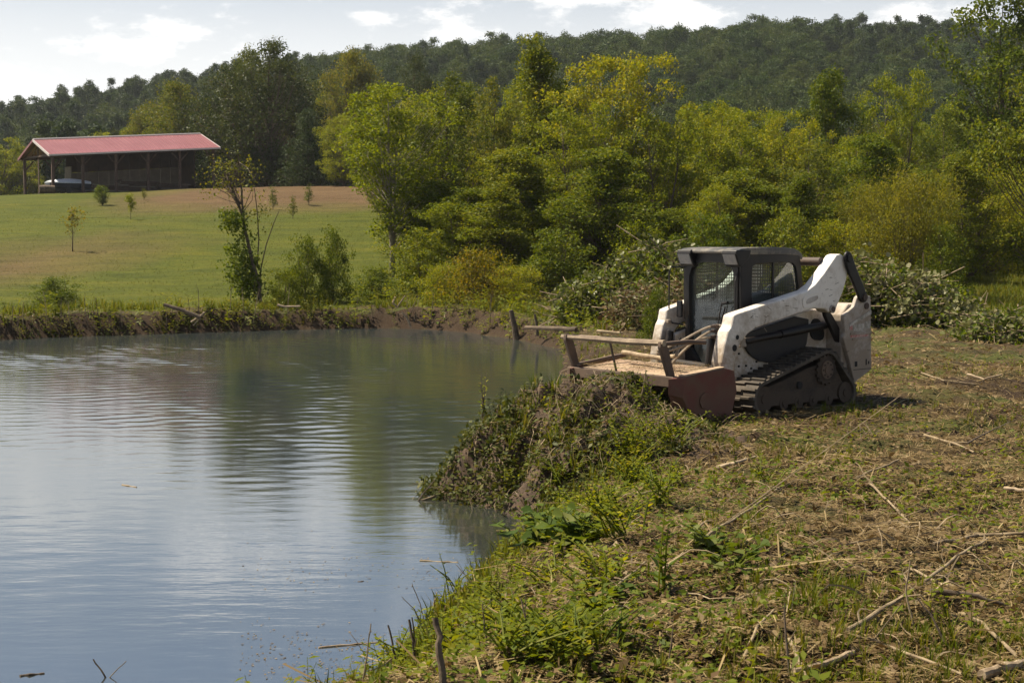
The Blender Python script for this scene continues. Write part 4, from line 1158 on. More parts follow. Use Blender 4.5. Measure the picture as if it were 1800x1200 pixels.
    for i in range(nn):
        t = i / (nn - 1); x = -1.9 + 3.8 * t; wd = 0.75 * (1 - max(0, t - .55) ** 2 / .2 * .95) if t > .55 else .75
        wd = max(wd, .05)
        h.v += [(x, -wd, .95), (x, -wd * .75, .5), (x, 0, .4), (x, wd * .75, .5), (x, wd, .95)]
        zt = 1.08 + .22 * math.sin(t * 3.1)
        c.v += [(x, -wd - .02, .88), (x, -wd - .02, .97), (x, 0, zt), (x, wd + .02, .97), (x, wd + .02, .88)]
    for i in range(nn - 1):
        for k in range(4):
            h.f.append((i * 5 + k, i * 5 + 5 + k, i * 5 + 6 + k, i * 5 + 1 + k)); c.f.append((i * 5 + k, i * 5 + 5 + k, i * 5 + 6 + k, i * 5 + 1 + k))
    h.f.append((0, 1, 2, 3, 4)); c.f.append((0, 1, 2, 3, 4))
    h.obj('hull', M['hull'], bo, smooth=True); c.obj('cover', M['tarp'], bo, smooth=True)
    tr = MB().box(-1.5, 2.3, -.05, .05, .3, .4).box(-.4, -.3, -.8, .8, .28, .38); tr.obj('trailer', M['hull'], bo)
    for s in (-1, 1): MB().tube([(-.35, s * .72, .28), (-.35, s * .86, .28)], .28, 14).obj('wheel', M['rubber'], bo)
    # stored timber
    for i, (x, y, l, hgt, lb) in enumerate(((6.6, 4.5, 3.2, .75, 'stack of stored boards under the pavilion, left of its middle post'), (9.6, 5.0, 3.4, 1.15, 'taller stack of dark boards under the middle of the pavilion'), (12.6, 4.4, 3.0, .9, 'stack of dark boards at the pavilion right end'))):
        st = empty('board_stack', world(x, y), rz, label=lb, cat='board stack', group='stacks of timber stored in the pavilion')
        for k in range(int(hgt / .14)):
            for q in range(3):
                dx = rng.uniform(-.15, .15)
                MB().box(-l / 2 + dx, l / 2 + dx, -.8 + q * .55, -.3 + q * .55, .02 + k * .14, .13 + k * .14).obj('board', M['board'] if (k + q + i) % 4 == 0 else M['timber'], st)
    # cut log at the foot of the left post
    lg = empty('stump', world(-.4, -.4), 0.3, label='dark cut log lying before the pavilion front left post', cat='log')
    pts = [(-.62, 0, .36), (-.2, .02, .37), (.2, 0, .36), (.62, .02, .35)]
    MB().tube(pts, [.34, .36, .35, .34], 12).obj('log_bark', M['bark'], lg, smooth=True)
    MB().tube([(.60, .02, .35), (.63, .02, .35)], .29, 12).obj('cut_face', M['twig'], lg)
pavilion()

# ---------------------------------------------------------------- the tracked loader with its mulcher
def dirty_paint(name, base, dirt, zlo=0.25, zhi=1.7, amount=0.85, rough=0.45, worn=None):
    m, t, b = new_mat(name)
    n1 = noise(t, 3.2, 8, 0.68); n2 = noise(t, 26.0, 5, 0.7); n3 = noise(t, 9.0, 3, 0.5, mapscale=(1.0, 1.0, 2.5))
    tc = t.nodes.new('ShaderNodeTexCoord'); sp = t.nodes.new('ShaderNodeSeparateXYZ'); t.links.new(tc.outputs['Object'], sp.inputs[0])
    mr = t.nodes.new('ShaderNodeMapRange'); mr.inputs['From Min'].default_value = zhi; mr.inputs['From Max'].default_value = zlo
    mr.inputs['To Min'].default_value = -0.10; mr.inputs['To Max'].default_value = 0.36
    t.links.new(sp.outputs['Z'], mr.inputs['Value'])
    a = t.nodes.new('ShaderNodeMath'); a.operation = 'ADD'; t.links.new(n1.outputs[0], a.inputs[0]); t.links.new(mr.outputs[0], a.inputs[1])
    a2 = t.nodes.new('ShaderNodeMath'); a2.operation = 'MULTIPLY_ADD'; a2.inputs[1].default_value = 0.3; t.links.new(n2.outputs[0], a2.inputs[0]); t.links.new(a.outputs[0], a2.inputs[2])
    f = ramp(t, [(0.55, (0, 0, 0)), (0.90, (amount,) * 3)]); t.links.new(a2.outputs[0], f.inputs[0])
    c = mixrgb(t, f.outputs[0], base, dirt)
    f2 = ramp(t, [(0.70, (0, 0, 0)), (0.74, (0.75,) * 3)]); t.links.new(n3.outputs[0], f2.inputs[0])
    c = mixrgb(t, f2.outputs[0], c, worn or tuple(v * 0.45 for v in dirt))
    t.links.new(c, b.inputs['Base Color'])
    rr = mixrgb(t, f.outputs[0], (rough,) * 3, (0.85,) * 3); t.links.new(rr, b.inputs['Roughness'])
    bump(t, b, n2.outputs[0], 0.12, 0.004)
    if max(base) < 0.05: b.inputs['Specular IOR Level'].default_value = 0.28
    return m
M['white_paint'] = dirty_paint('white_paint_dirty', (0.75, 0.705, 0.64), (0.24, 0.17, 0.10))
M['white_worn_shaded'] = dirty_paint('white_paint_worn_shaded', (0.50, 0.455, 0.41), (0.22, 0.165, 0.11), 0.2, 2.4, 0.85, 0.6)  # duller white: dirt and wear, with shade darkened into the base colour
M['black_paint'] = dirty_paint('black_paint_dusty', (0.008, 0.0075, 0.0085), (0.085, 0.06, 0.04), -0.8, 1.9, 0.28, 0.45)
M['black_plastic'] = dirty_paint('black_plastic_dusty', (0.008, 0.008, 0.010), (0.075, 0.055, 0.037), -0.6, 1.8, 0.30, 0.5)
M['rust_red'] = dirty_paint('red_paint_rusty', (0.125, 0.022, 0.016), (0.125, 0.068, 0.042), -0.6, 1.6, 0.95, 0.75, (0.07, 0.03, 0.02))
M['rust_deck'] = dirty_paint('dusty_rusty_steel', (0.30, 0.19, 0.125), (0.40, 0.31, 0.20), -1.0, 1.6, 1.0, 0.75, (0.14, 0.07, 0.045))
M['rust_dark'] = dirty_paint('dark_rusty_steel', (0.055, 0.034, 0.026), (0.15, 0.10, 0.065), 0.0, 1.6, 0.8, 0.7)
M['track_rubber'] = dirty_paint('track_rubber_dusty', (0.016, 0.015, 0.015), (0.155, 0.125, 0.092), -0.5, 1.6, 0.62, 0.75)
M['track_frame'] = dirty_paint('muddy_steel', (0.016, 0.013, 0.011), (0.085, 0.060, 0.041), -0.2, 1.2, 0.85, 0.8)
M['chrome'] = plain('cylinder_rod', (0.35, 0.33, 0.31), 0.25, 0.9)
M['lamp'] = plain('lamp_lens', (0.20, 0.20, 0.20), 0.25, 0, (0.28, 0.26, 0.24), 20)
M['hose'] = plain('dusty_hose', (0.20, 0.15, 0.10), 0.8, 0, (0.36, 0.29, 0.21), 10, 0.2)
M['cloth'] = plain('seat_vinyl', (0.02, 0.02, 0.022), 0.6)
M['decal_grey'] = plain('worn_grey_decal', (0.22, 0.20, 0.16), 0.6, 0, (0.50, 0.46, 0.41), 18)
M['decal_red'] = plain('worn_red_decal', (0.35, 0.05, 0.04), 0.6, 0, (0.5, 0.38, 0.33), 22)
M['slot'] = plain('dark_opening', (0.012, 0.011, 0.01), 0.9)
def glass_mat():
    m, t, b = new_mat('tinted_glass')
    t.nodes.remove(b)
    tr = t.nodes.new('ShaderNodeBsdfTransparent'); tr.inputs[0].default_value = (0.80, 0.85, 0.84, 1)
    gl = t.nodes.new('ShaderNodeBsdfGlossy'); gl.inputs['Roughness'].default_value = 0.03; gl.inputs['Color'].default_value = (0.9, 0.95, 1, 1)
    df = t.nodes.new('ShaderNodeBsdfDiffuse'); df.inputs[0].default_value = (0.42, 0.44, 0.44, 1)  # whitish film on the panes: dust, with sky reflection painted into its tone
    n = noise(t, 6, 6, 0.7)
    r = ramp(t, [(0.40, (0.02,) * 3), (0.8, (0.12,) * 3)]); t.links.new(n.outputs[0], r.inputs[0])
    fr = t.nodes.new('ShaderNodeFresnel'); fr.inputs[0].default_value = 1.85
    m1 = t.nodes.new('ShaderNodeMixShader'); gb = t.nodes.new('ShaderNodeNewGeometry')      # only the outer face of a pane mirrors
    iv = t.nodes.new('ShaderNodeMath'); iv.operation = 'SUBTRACT'; iv.inputs[0].default_value = 1.0; t.links.new(gb.outputs['Backfacing'], iv.inputs[1])
    fm = t.nodes.new('ShaderNodeMath'); fm.operation = 'MULTIPLY'; t.links.new(fr.outputs[0], fm.inputs[0]); t.links.new(iv.outputs[0], fm.inputs[1])
    t.links.new(fm.outputs[0], m1.inputs[0]); t.links.new(tr.outputs[0], m1.inputs[1]); t.links.new(gl.outputs[0], m1.inputs[2])
    m2 = t.nodes.new('ShaderNodeMixShader'); t.links.new(r.outputs[0], m2.inputs[0]); t.links.new(m1.outputs[0], m2.inputs[1]); t.links.new(df.outputs[0], m2.inputs[2])
    t.links.new(m2.outputs[0], t.nodes['Material Output'].inputs['Surface'])
    return m
M['glass'] = glass_mat()

def smooth_loop(pts, n=3):
    """rounds the corners of a polygon (Chaikin)"""
    for _ in range(n):
        out = []
        for i in range(len(pts)):
            a = np.array(pts[i]); b = np.array(pts[(i + 1) % len(pts)])
            out += [tuple(a * .75 + b * .25), tuple(a * .25 + b * .75)]
        pts = out
    return pts
def polar(loop, c, n=48):
    """resamples a star shaped loop at n angles round c"""
    loop = np.array(loop); out = []
    for k in range(n):
        a = 2 * math.pi * k / n; d = np.array([math.cos(a), math.sin(a)]); best = None
        for i in range(len(loop)):
            p = loop[i] - c; q = loop[(i + 1) % len(loop)] - c; e = q - p
            den = d[0] * e[1] - d[1] * e[0]
            if abs(den) < 1e-9: continue
            t = (p[0] * e[1] - p[1] * e[0]) / den; s = (p[0] * d[1] - p[1] * d[0]) / den
            if t > 0 and -1e-6 <= s <= 1 + 1e-6: best = t if best is None else min(best, t)
        out.append((c[0] + d[0] * best, c[1] + d[1] * best))
    return out

def loader():
    o = empty('track_loader', (LO[0], LO[1], -0.03), LYAW, label='white and black compact track loader with a red mulcher head at the pond edge', cat='loader')
    # ---- body
    body = MB()
    for a, b in ((.46, .56), (-.56, -.46)):
        body.prism([(0.92, .34), (.92, .98), (.60, 1.05), (-.52, 1.28), (-.95, 1.30), (-.95, .38)], a, b)
    body.box(-.93, .88, -.458, .458, .36, .52); body.box(-.93, -.56, -.458, .458, .52, 1.27)
    bd = body.obj('body', M['white_paint'], o, bevel=.015)
    for s in (1, -1):
        y0, y1 = (.562, .60) if s == 1 else (-.60, -.562)
        MB().prism(smooth_loop([(.84, 1.00), (.74, .84), (.64, .74), (.40, .64), (.10, .64), (-.42, .76), (-.50, .88), (-.52, 1.27), (.62, 1.06)], 1), y0, y1).obj('side_cover', M['black_plastic'], bd, bevel=.01)
        MB().prism(smooth_loop([(-.56, .90), (-.60, 1.18), (-.80, 1.16), (-.90, .86)], 2), y0, y1 - .015 * s).obj('engine_opening', M['slot'], bd)
        for x, z in ((.84, .78), (.70, .62), (.84, .62), (.60, .58), (.78, .50), (.5, .66)):
            MB().tube([(x, s * .56, z), (x, s * .575, z)], .014, 8).obj('bolt', M['slot'], bd)
    MB().box(.883, .925, -.455, .455, .30, .60).obj('front_plate', M['black_paint'], bd, bevel=.01)
    MB().box(.93, .95, -.22, .22, .34, .58).obj('step_plate', M['rust_dark'], bd)
    # ---- tailgate and rear uprights
    tg = MB().prism([(-.96, .40), (-.96, 1.22), (-1.10, 1.36), (-1.46, 1.36), (-1.50, .42), (-1.18, .36)], -.795, .795).obj('tailgate', M['white_worn_shaded'], o, bevel=.02)
    prof = [(-.92, 1.22), (-1.14, 1.33), (-1.20, 1.45), (-1.29, 1.50), (-1.50, 1.46), (-1.55, .46), (-1.17, .30), (-1.05, .62), (-.91, .92), (-.95, .98)]
    for s in (1, -1):
        a, b = (.80, .86) if s == 1 else (-.86, -.80)
        up = MB().prism(prof, a, b).obj('rear_upright', M['white_worn_shaded'], o, bevel=.012)
        yf = .862 * s
        def plate(nm, x0, x1, z0, z1, mat, th=.004):
            MB().box(x0, x1, min(yf, yf + th * s), max(yf, yf + th * s), z0, z1).obj(nm, mat, up)
        plate('ridge', -1.52, -1.06, .955, .975, M['white_worn_shaded'], .012)
        plate('ridge', -1.52, -1.10, .885, .900, M['white_worn_shaded'], .012)
        MB().prism([(-1.03, 1.10), (-1.03, 1.06), (-1.51, 1.22), (-1.51, 1.27)], min(yf, yf + .006 * s), max(yf, yf + .006 * s)).obj('decal', M['decal_grey'], up)
        plate('decal', -1.36, -1.12, .99, 1.09, M['decal_grey'], .003)
        plate('decal', -1.50, -1.38, 1.02, 1.12, M['decal_grey'], .003)
        plate('decal', -1.10, -1.04, 1.02, 1.09, M['decal_red'], .003)
        plate('decal', -1.46, -1.06, .915, .945, M['decal_red'], .003)
        plate('slot', -1.43, -1.41, .53, .61, M['slot'])
        plate('slot', -1.485, -1.465, .54, .58, M['slot'])
        plate('slot', -1.22, -1.17, .52, .59, M['slot'])
        plate('seam', -1.545, -1.14, .475, .482, M['slot'])
        MB().tube([(-1.40, yf, 1.33), (-1.40, yf + s * .015, 1.33)], .045, 16).obj('pivot_pin', M['rust_dark'], up)
    # ---- cab
    side = smooth_loop([(.72, .95), (.74, 1.90), (.70, 2.06), (.4, 2.09), (-.28, 2.09), (-.44, 2.03), (-.50, 1.62), (-.56, 1.22), (-.3, .98)], 1)
    win = smooth_loop([(.52, 1.22), (.53, 1.86), (.48, 1.92), (-.28, 1.93), (-.36, 1.88), (-.42, 1.52), (-.44, 1.25), (-.38, 1.20)], 2)
    cab = empty('cab', (0, 0, 0)); cab.parent = o
    cab = MB()
    so_, wi_ = polar(side, np.array([.08, 1.55])), polar(win, np.array([.08, 1.55]))
    cab.ring(so_, wi_, .455, .50); cab.ring(so_, wi_, -.50, -.455)
    bpy.data.objects.remove(bpy.data.objects['cab'])
    # front posts, sill and the chamfered opening of the windscreen
    def ringx(mb, outer, inner, x0, x1):
        n = len(outer); b = len(mb.v)
        vs = [(x0, y, z) for y, z in outer] + [(x0, y, z) for y, z in inner] + [(x1, y, z) for y, z in outer] + [(x1, y, z) for y, z in inner]
        fs = []
        for i in range(n):
            j = (i + 1) % n
            fs += [(i, j, n + j, n + i), (2 * n + i, 3 * n + i, 3 * n + j, 2 * n + j), (i, 2 * n + i, 2 * n + j, j), (n + i, n + j, 3 * n + j, 3 * n + i)]
        mb.add(vs, fs)
    fo = [(-.452, .48), (.452, .48), (.452, 2.06), (-.452, 2.06)]
    fi = smooth_loop([(-.36, .56), (.36, .56), (.39, 1.55), (.385, 1.80), (.29, 1.93), (-.29, 1.93), (-.385, 1.80), (-.39, 1.55)], 1)
    cc = np.array([0, 1.25])
    ringx(cab, polar(fo, cc), polar(fi, cc), .66, .745)
    cab.box(-.50, -.46, -.453, .453, .98, 1.30); cab.box(-.47, -.43, -.453, .453, 1.92, 2.05)
    cab.box(-.5, .65, -.45, .45, .50, .56)
    cb = cab.obj('cab', M['black_paint'], o, bevel=.008)
    roof = MB().prism(smooth_loop([(.82, 2.03), (.82, 2.10), (.55, 2.125), (-.25, 2.12), (-.45, 2.06), (-.49, 1.96), (-.44, 1.96), (-.38, 2.03)], 1), -.51, .51).obj('roof', M['roof_panel'], cb, bevel=.02)
    for s in (1, -1):
        y0, y1 = sorted((s * .27, s * .515))
        hs = MB().prism([(.56, 2.09), (.84, 2.09), (.86, 2.04), (.80, 1.90), (.76, 1.87), (.60, 1.98)], y0, y1).obj('light_housing', M['black_paint'], cb, bevel=.012)
        yy0, yy1 = sorted((s * .29, s * .495))
        MB().add([(.862, yy0, 2.035), (.862, yy1, 2.035), (.806, yy1, 1.905), (.806, yy0, 1.905), (.85, yy0, 2.035), (.85, yy1, 2.035), (.79, yy1, 1.905), (.79, yy0, 1.905)],
                 [(0, 1, 2, 3), (4, 7, 6, 5), (0, 4, 5, 1), (3, 2, 6, 7), (0, 3, 7, 4), (1, 5, 6, 2)]).obj('work_light', M['lamp'], hs)
    ws = MB(); lp = polar(fi, cc); ws.add([(.69, y * 1.02, z) for y, z in lp] + [(.697, y * 1.02, z) for y, z in lp], [tuple(range(47, -1, -1)), tuple(range(48, 96))] + [(i, (i + 1) % 48, 48 + (i + 1) % 48, 48 + i) for i in range(48)])
    ws.obj('windshield', M['glass'], cb)
    for s in (1, -1):
        sw = MB(); lp2 = [(x, z) for x, z in wi_]
        sw.prism(lp2, s * .470, s * .475)
        so2 = sw.obj('side_window', M['glass'], cb)
        g = MB()
        for k in range(23):
            x = -.44 + k * .0445
            zs = [z for (xx, z) in wi_ if abs(xx - x) < .09]
            if zs: g.tube([(x, s * .462, min(zs)), (x, s * .462, max(zs))], .0055, 4, False)
        for k in range(17):
            z = 1.21 + k * .0445
            xs = [xx for (xx, zz) in wi_ if abs(zz - z) < .06]
            if xs: g.tube([(min(xs), s * .458, z), (max(xs), s * .458, z)], .0055, 4, False)
        g.obj('wire_screen', M['black_paint'], so2)
        MB().box(.075, .11, *sorted((s * .476, s * .492)), 1.20, 1.93).obj('window_bar', M['black_paint'], so2)
        MB().box(-.42, .54, *sorted((s * .477, s * .489)), 1.18, 1.33).obj('window_rail', M['black_paint'], so2)
    rs = MB()
    for k in range(20): rs.tube([(-.455, -.42 + k * .0442, 1.30), (-.455, -.42 + k * .0442, 1.93)], .0055, 4, False)
    for k in range(15): rs.tube([(-.45, -.43, 1.31 + k * .0442), (-.45, .43, 1.31 + k * .0442)], .0055, 4, False)
    rs.obj('rear_screen', M['black_paint'], cb)
    st = MB().prism(smooth_loop([(.20, .80), (.22, .90), (-.20, .92), (-.28, 1.50), (-.36, 1.52), (-.40, .80)], 2), -.24, .24).obj('seat', M['cloth'], cb, bevel=.02)
    for s in (1, -1):
        MB().box(-.15, .22, s * .33 - .06, s * .33 + .06, .86, 1.06).tube([(.2, s * .33, 1.05), (.24, s * .33, 1.24)], .02, 8).obj('joystick_console', M['cloth'], cb, bevel=.01)
    MB().tube([(.752, -.02, .66), (.76, .12, 1.06), (.756, .20, 1.42)], .010, 5).tube([(.768, .03, .70), (.772, .27, 1.36)], .011, 4).tube([(.75, .20, 1.40), (.76, .30, 1.42)], .02, 6).obj('wiper', M['black_paint'], cb)
    MB().tube([(.76, .445, 1.0), (.79, .455, 1.10), (.79, .455, 1.70), (.75, .445, 1.80)], .012, 6).obj('door_handle_bar', M['black_paint'], cb)
    mi = MB().tube([(.74, -.46, 1.86), (.86, -.60, 1.86), (.88, -.62, 1.80), (.88, -.62, 1.22), (.86, -.58, 1.12), (.76, -.47, 1.10)], .011, 6).obj('mirror_arm', M['black_paint'], cb, smooth=True)
    MB().box(.80, .835, -.53, -.44, 1.20, 1.42).obj('mirror', M['black_plastic'], mi, bevel=.012)
    # ---- loader arms
    arm = [(1.26, 1.295), (1.18, 1.315), (-.16, 1.565), (-.32, 1.64), (-.50, 1.78), (-.70, 1.965), (-.76, 2.02), (-.84, 2.035), (-.93, 2.00), (-1.0, 1.88), (-.99, 1.72),
           (-.90, 1.52), (-.80, 1.37), (-.76, 1.29), (-.68, 1.255), (-.60, 1.27), (-.54, 1.31), (-.34, 1.325), (-.18, 1.31), (.86, 1.115), (1.0, 1.055), (1.12, .95), (1.20, .84), (1.25, .66), (1.26, .34),
           (1.46, .34), (1.48, .72), (1.42, .94), (1.36, 1.10), (1.30, 1.16)]
    for s in (1, -1):
        y0, y1 = (.665, .85) if s > 0 else (-.76, -.60)
        prf = arm if s > 0 else [(x * .74 if x > 0 else x, z) for x, z in arm]
        am = MB().prism(prf, y0, y1).obj('loader_arm', M['white_paint'], o, bevel=.022)
        def disc(nm, x, z, r, mat, th=.012, n=18):
            f_ = .85 if s > 0 else -.76
            return MB().tube([(x, f_, z), (x, f_ + s * th, z)], r, n).obj(nm, mat, am)
        disc('pivot_pin', -.67, 1.31, .055, M['white_worn_shaded'], .02); disc('pivot_bolt', -.67, 1.31, .035, M['rust_dark'], .028)
        rs_ = np.random.default_rng(9); fy = .8515 if s > 0 else -.7615
        for k in range(26):      # scuffs and scraped paint
            x = rs_.uniform(-.9, 1.1); zc = np.interp(x, [-.9, -.6, -.2, 1.1], [1.75, 1.5, 1.44, 1.2]) + rs_.normal(0, .04); l, h_ = rs_.uniform(.008, .045), rs_.uniform(.003, .010); tl = rs_.uniform(-.5, .5)
            cx_, sx_ = math.cos(tl), math.sin(tl)
            MB().prism([(x - l * cx_, zc - l * sx_), (x + l * cx_, zc + l * sx_), (x + l * cx_ - h_ * sx_, zc + l * sx_ + h_ * cx_), (x - l * .6 * cx_ - h_ * sx_, zc - l * .6 * sx_ + h_ * cx_)], *sorted((fy - .001 * s, fy + .001 * s))).obj('scuff', M['rust_dark'] if k % 2 else M['decal_grey'], am)
        if s > 0:
            sm = [(.66, 1.325 - .17 * 0), (.70, 1.27), (.69, 1.21), (.64, 1.165)]
            MB().tube([(x, .8505, z - .10) for x, z in sm], .004, 4).obj('weld_seam', M['white_worn_shaded'], am)
        if s > 0:
            disc('lightening_hole', 1.20, 1.02, .030, M['slot'], .003); disc('lightening_hole', 1.25, .89, .042, M['slot'], .003)
            boss = smooth_loop([(-.05, 1.37), (-.10, 1.33), (-.36, 1.37), (-.46, 1.44), (-.44, 1.54), (-.36, 1.55), (-.14, 1.52), (-.05, 1.46)], 2)
            MB().prism(boss, *sorted((s * .852, s * .860))).obj('boss', M['white_paint'], am, bevel=.005)
            MB().prism(smooth_loop([(-.12, 1.41), (-.14, 1.385), (-.35, 1.44), (-.36, 1.48), (-.34, 1.50), (-.14, 1.46)], 2), *sorted((s * .861, s * .866))).obj('recess', M['white_worn_shaded'], am)
        MB().box(.80, .92, *sorted((s * .60, s * .66)), .87, .99).obj('cylinder_bracket', M['white_worn_shaded'], am, bevel=.01)
        # lift cylinder and links
        MB().tube([(.82, s * .635, .94), (.10, s * .635, 1.00)], .042, 12).tube([(.12, s * .635, 1.0), (-.82, s * .635, 1.085)], .055, 12).obj('lift_cylinder', M['black_paint'], o, smooth=True)
        lk = [(-.90, 2.07), (-.99, 2.06), (-1.04, 1.98), (-1.16, 1.78), (-1.36, 1.50), (-1.38, 1.42), (-1.32, 1.37), (-1.22, 1.40), (-1.10, 1.58), (-.93, 1.82), (-.86, 1.98)]
        rl = MB().prism(smooth_loop(lk, 1), *sorted((s * .862, s * .905))).obj('rear_link', M['black_paint'], o, bevel=.015)
        MB().tube([(-.95, s * .90, 1.975), (-.95, s * .925, 1.975)], .05, 16).obj('link_pin', M['black_plastic'], rl)
        MB().tube([(-1.30, s * .90, 1.45), (-1.30, s * .925, 1.45)], .045, 16).obj('link_pin', M['rust_dark'], rl)
        MB().prism(smooth_loop([(-.60, 1.30), (-.72, 1.32), (-1.02, .98), (-1.04, .86), (-.94, .84), (-.86, .95)], 1), *sorted((s * .70, s * .76))).obj('control_link', M['black_paint'], o, bevel=.01)
        xo = 0 if s > 0 else -.34
        MB().tube([(1.30 + xo, s * .52, 1.02), (1.38 + xo, s * .52, .52)], .05, 12).tube([(1.39 + xo, s * .52, .53), (1.44 + xo, s * .52, .36)], .028, 10).obj('tilt_cylinder', M['black_paint'], o, smooth=True)
        for za, zb in ((1.12, 1.17), (.98, 1.04)):
            MB().box(1.24 + xo, 1.30 + xo, *sorted((s * .55, s * .66)), za, zb).obj('cylinder_mount', M['white_worn_shaded'], o, bevel=.008)
    MB().tube([(-.66, -.67, 1.93), (-.66, .67, 1.93)], .058, 16).obj('cross_tube', M['rust_dark'], o, smooth=True)
    MB().tube([(1.02, -.62, .62), (1.36, .66, .62)], .06, 12).obj('cross_tube', M['black_paint'], o, smooth=True)
    cp = MB()
    for z in (1.09, 1.15, 1.02):
        cp.box(1.30, 1.36, .57, .64, z - .022, z + .022); cp.tube([(1.36, .605, z), (1.43, .605, z)], .018, 8)
    cp.obj('hose_coupling', M['rust_dark'], o, bevel=.004)
    # ---- tracks
    circ = [((.80, .235), .175), ((-.43, .53), .205), ((-.845, .205), .145)]
    pts = []
    for (c, r) in circ:
        for k in range(72): pts.append((c[0] + (r + .05) * math.cos(k * math.pi / 36), c[1] + (r + .05) * math.sin(k * math.pi / 36)))
    pts.append((.75, .0)); pts.append((-.84, .0))
    P = sorted(set((round(a, 5), round(b, 5)) for a, b in pts))
    def half(seq):
        h = []
        for p in seq:
            while len(h) > 1 and (h[-1][0] - h[-2][0]) * (p[1] - h[-2][1]) - (h[-1][1] - h[-2][1]) * (p[0] - h[-2][0]) <= 0: h.pop()
            h.append(p)
        return h[:-1]
    hull = np.array(half(P) + half(P[::-1]))
    seg = np.linalg.norm(np.roll(hull, -1, 0) - hull, axis=1); cum = np.concatenate([[0], np.cumsum(seg)]); tot = cum[-1]
    def path(n):
        q = np.arange(n) / n * tot; out = []
        for v in q:
            i = min(len(hull) - 1, int(np.searchsorted(cum, v, 'right') - 1)); t = (v - cum[i]) / max(seg[i], 1e-9)
            out.append(hull[i] + (hull[(i + 1) % len(hull)] - hull[i]) * t)
        return np.array(out)
    loop = path(132)
    tan = np.roll(loop, -1, 0) - np.roll(loop, 1, 0); tan /= np.linalg.norm(tan, axis=1)[:, None]; nor = np.stack([tan[:, 1], -tan[:, 0]], 1)
    lo = loop; li = loop - nor * .045
    for s in (1, -1):
        tk = empty_dummy = None
        ya, yb = sorted((s * .56, s * .99))
        t = MB(); t.ring([tuple(p) for p in lo], [tuple(p) for p in li], ya, yb)
        tk = t.obj('track', M['track_rubber'], o, bevel=.006)
        lg = MB()
        nl = 46; lp = path(nl)
        for k in range(nl):
            a = lp[k]; d = lp[(k + 1) % nl] - lp[k - 1]; d /= np.linalg.norm(d); n_ = np.array([d[1], -d[0]])
            for (u0, u1, off) in ((0.56, 0.77, 0.0), (0.775, 0.99, 0.5)):
                c = a + d * off * tot / nl * .5
                w0 = .021; hgt = .028
                q = [c - d * w0 - n_ * .002, c + d * w0 - n_ * .002, c + d * w0 * .7 + n_ * hgt, c - d * w0 * .7 + n_ * hgt]
                lg.prism([tuple(v) for v in q], *sorted((s * u0, s * u1)))
        lg.obj('tread_lugs', M['track_rubber'], tk, bevel=.003)
        # roller frame, sprocket, idlers
        yf0, yf1 = sorted((s * .66, s * .93))
        fr = MB().prism(smooth_loop([(.78, .12), (.80, .36), (.40, .44), (-.20, .60), (-.62, .62), (-.86, .28), (-.84, .13)], 1), yf0, yf1).obj('track_frame', M['track_frame'], tk, bevel=.015)
        MB().prism([(.66, .13), (.68, .30), (-.50, .30), (-.72, .13)], *sorted((s * .93, s * .955))).obj('guard_plate', M['track_frame'], fr, bevel=.008)
        sp = []
        for k in range(60):
            a = 2 * math.pi * k / 60; r = .205 if k % 4 < 2 else .178
            sp.append((-.43 + r * math.cos(a), .53 + r * math.sin(a)))
        MB().prism(sp, *sorted((s * .935, s * .965))).obj('sprocket', M['track_frame'], fr)
        MB().tube([(-.43, s * .965, .53), (-.43, s * .985, .53)], .12, 20).tube([(-.43, s * .985, .53), (-.43, s * .995, .53)], .06, 14).obj('hub', M['rust_dark'], fr, smooth=True)
        for k in range(8):
            a = k * math.pi / 4; MB().tube([(-.43 + .09 * math.cos(a), s * .985, .53 + .09 * math.sin(a)), (-.43 + .09 * math.cos(a), s * .994, .53 + .09 * math.sin(a))], .012, 6).obj('hub_bolt', M['track_frame'], fr)
        for x, r in ((.80, .165), (-.845, .14), (.42, .085), (.12, .085), (-.18, .085), (-.50, .085)):
            MB().tube([(x, s * .66, r + .065), (x, s * .96, r + .065)], r, 20).tube([(x, s * .96, r + .065), (x, s * .975, r + .065)], r * .4, 10).obj('roller', M['track_frame'], fr, smooth=True)
        MB().tube([(.10, s * .93, .36), (.10, s * .96, .36)], .05, 12).obj('grease_port', M['slot'], fr)
    # ---- mulcher head
    mh = MB()
    mh.add([(1.55, -.86, .66), (2.30, -.86, .585), (2.30, .86, .585), (1.55, .86, .66), (1.55, -.86, .63), (2.30, -.86, .555), (2.30, .86, .555), (1.55, .86, .63)],
           [(0, 1, 2, 3), (7, 6, 5, 4), (0, 4, 5, 1), (1, 5, 6, 2), (2, 6, 7, 3), (3, 7, 4, 0)])
    m = mh.obj('mulcher_head', M['rust_deck'], o, bevel=.006)
    MB().box(1.50, 1.56, -.86, .86, .12, .64).obj('back_plate', M['rust_dark'], m, bevel=.008)
    MB().box(2.30, 2.36, -1.0, .87, .47, .60).obj('front_beam', M['rust_dark'], m, bevel=.01)
    MB().tube([(1.95, -.84, .27), (1.95, .84, .27)], .17, 18).obj('drum', M['rust_dark'], m, smooth=True)
    th = MB()
    for k in range(44):
        a = k * 2.4; y = -.82 + k * .038; c, s_ = math.cos(a), math.sin(a)
        th.box(1.95 + .19 * c - .03, 1.95 + .19 * c + .03, y - .02, y + .02, .27 + .19 * s_ - .03, .27 + .19 * s_ + .03)
    th.obj('cutter_teeth', M['rust_dark'], m, bevel=.006)
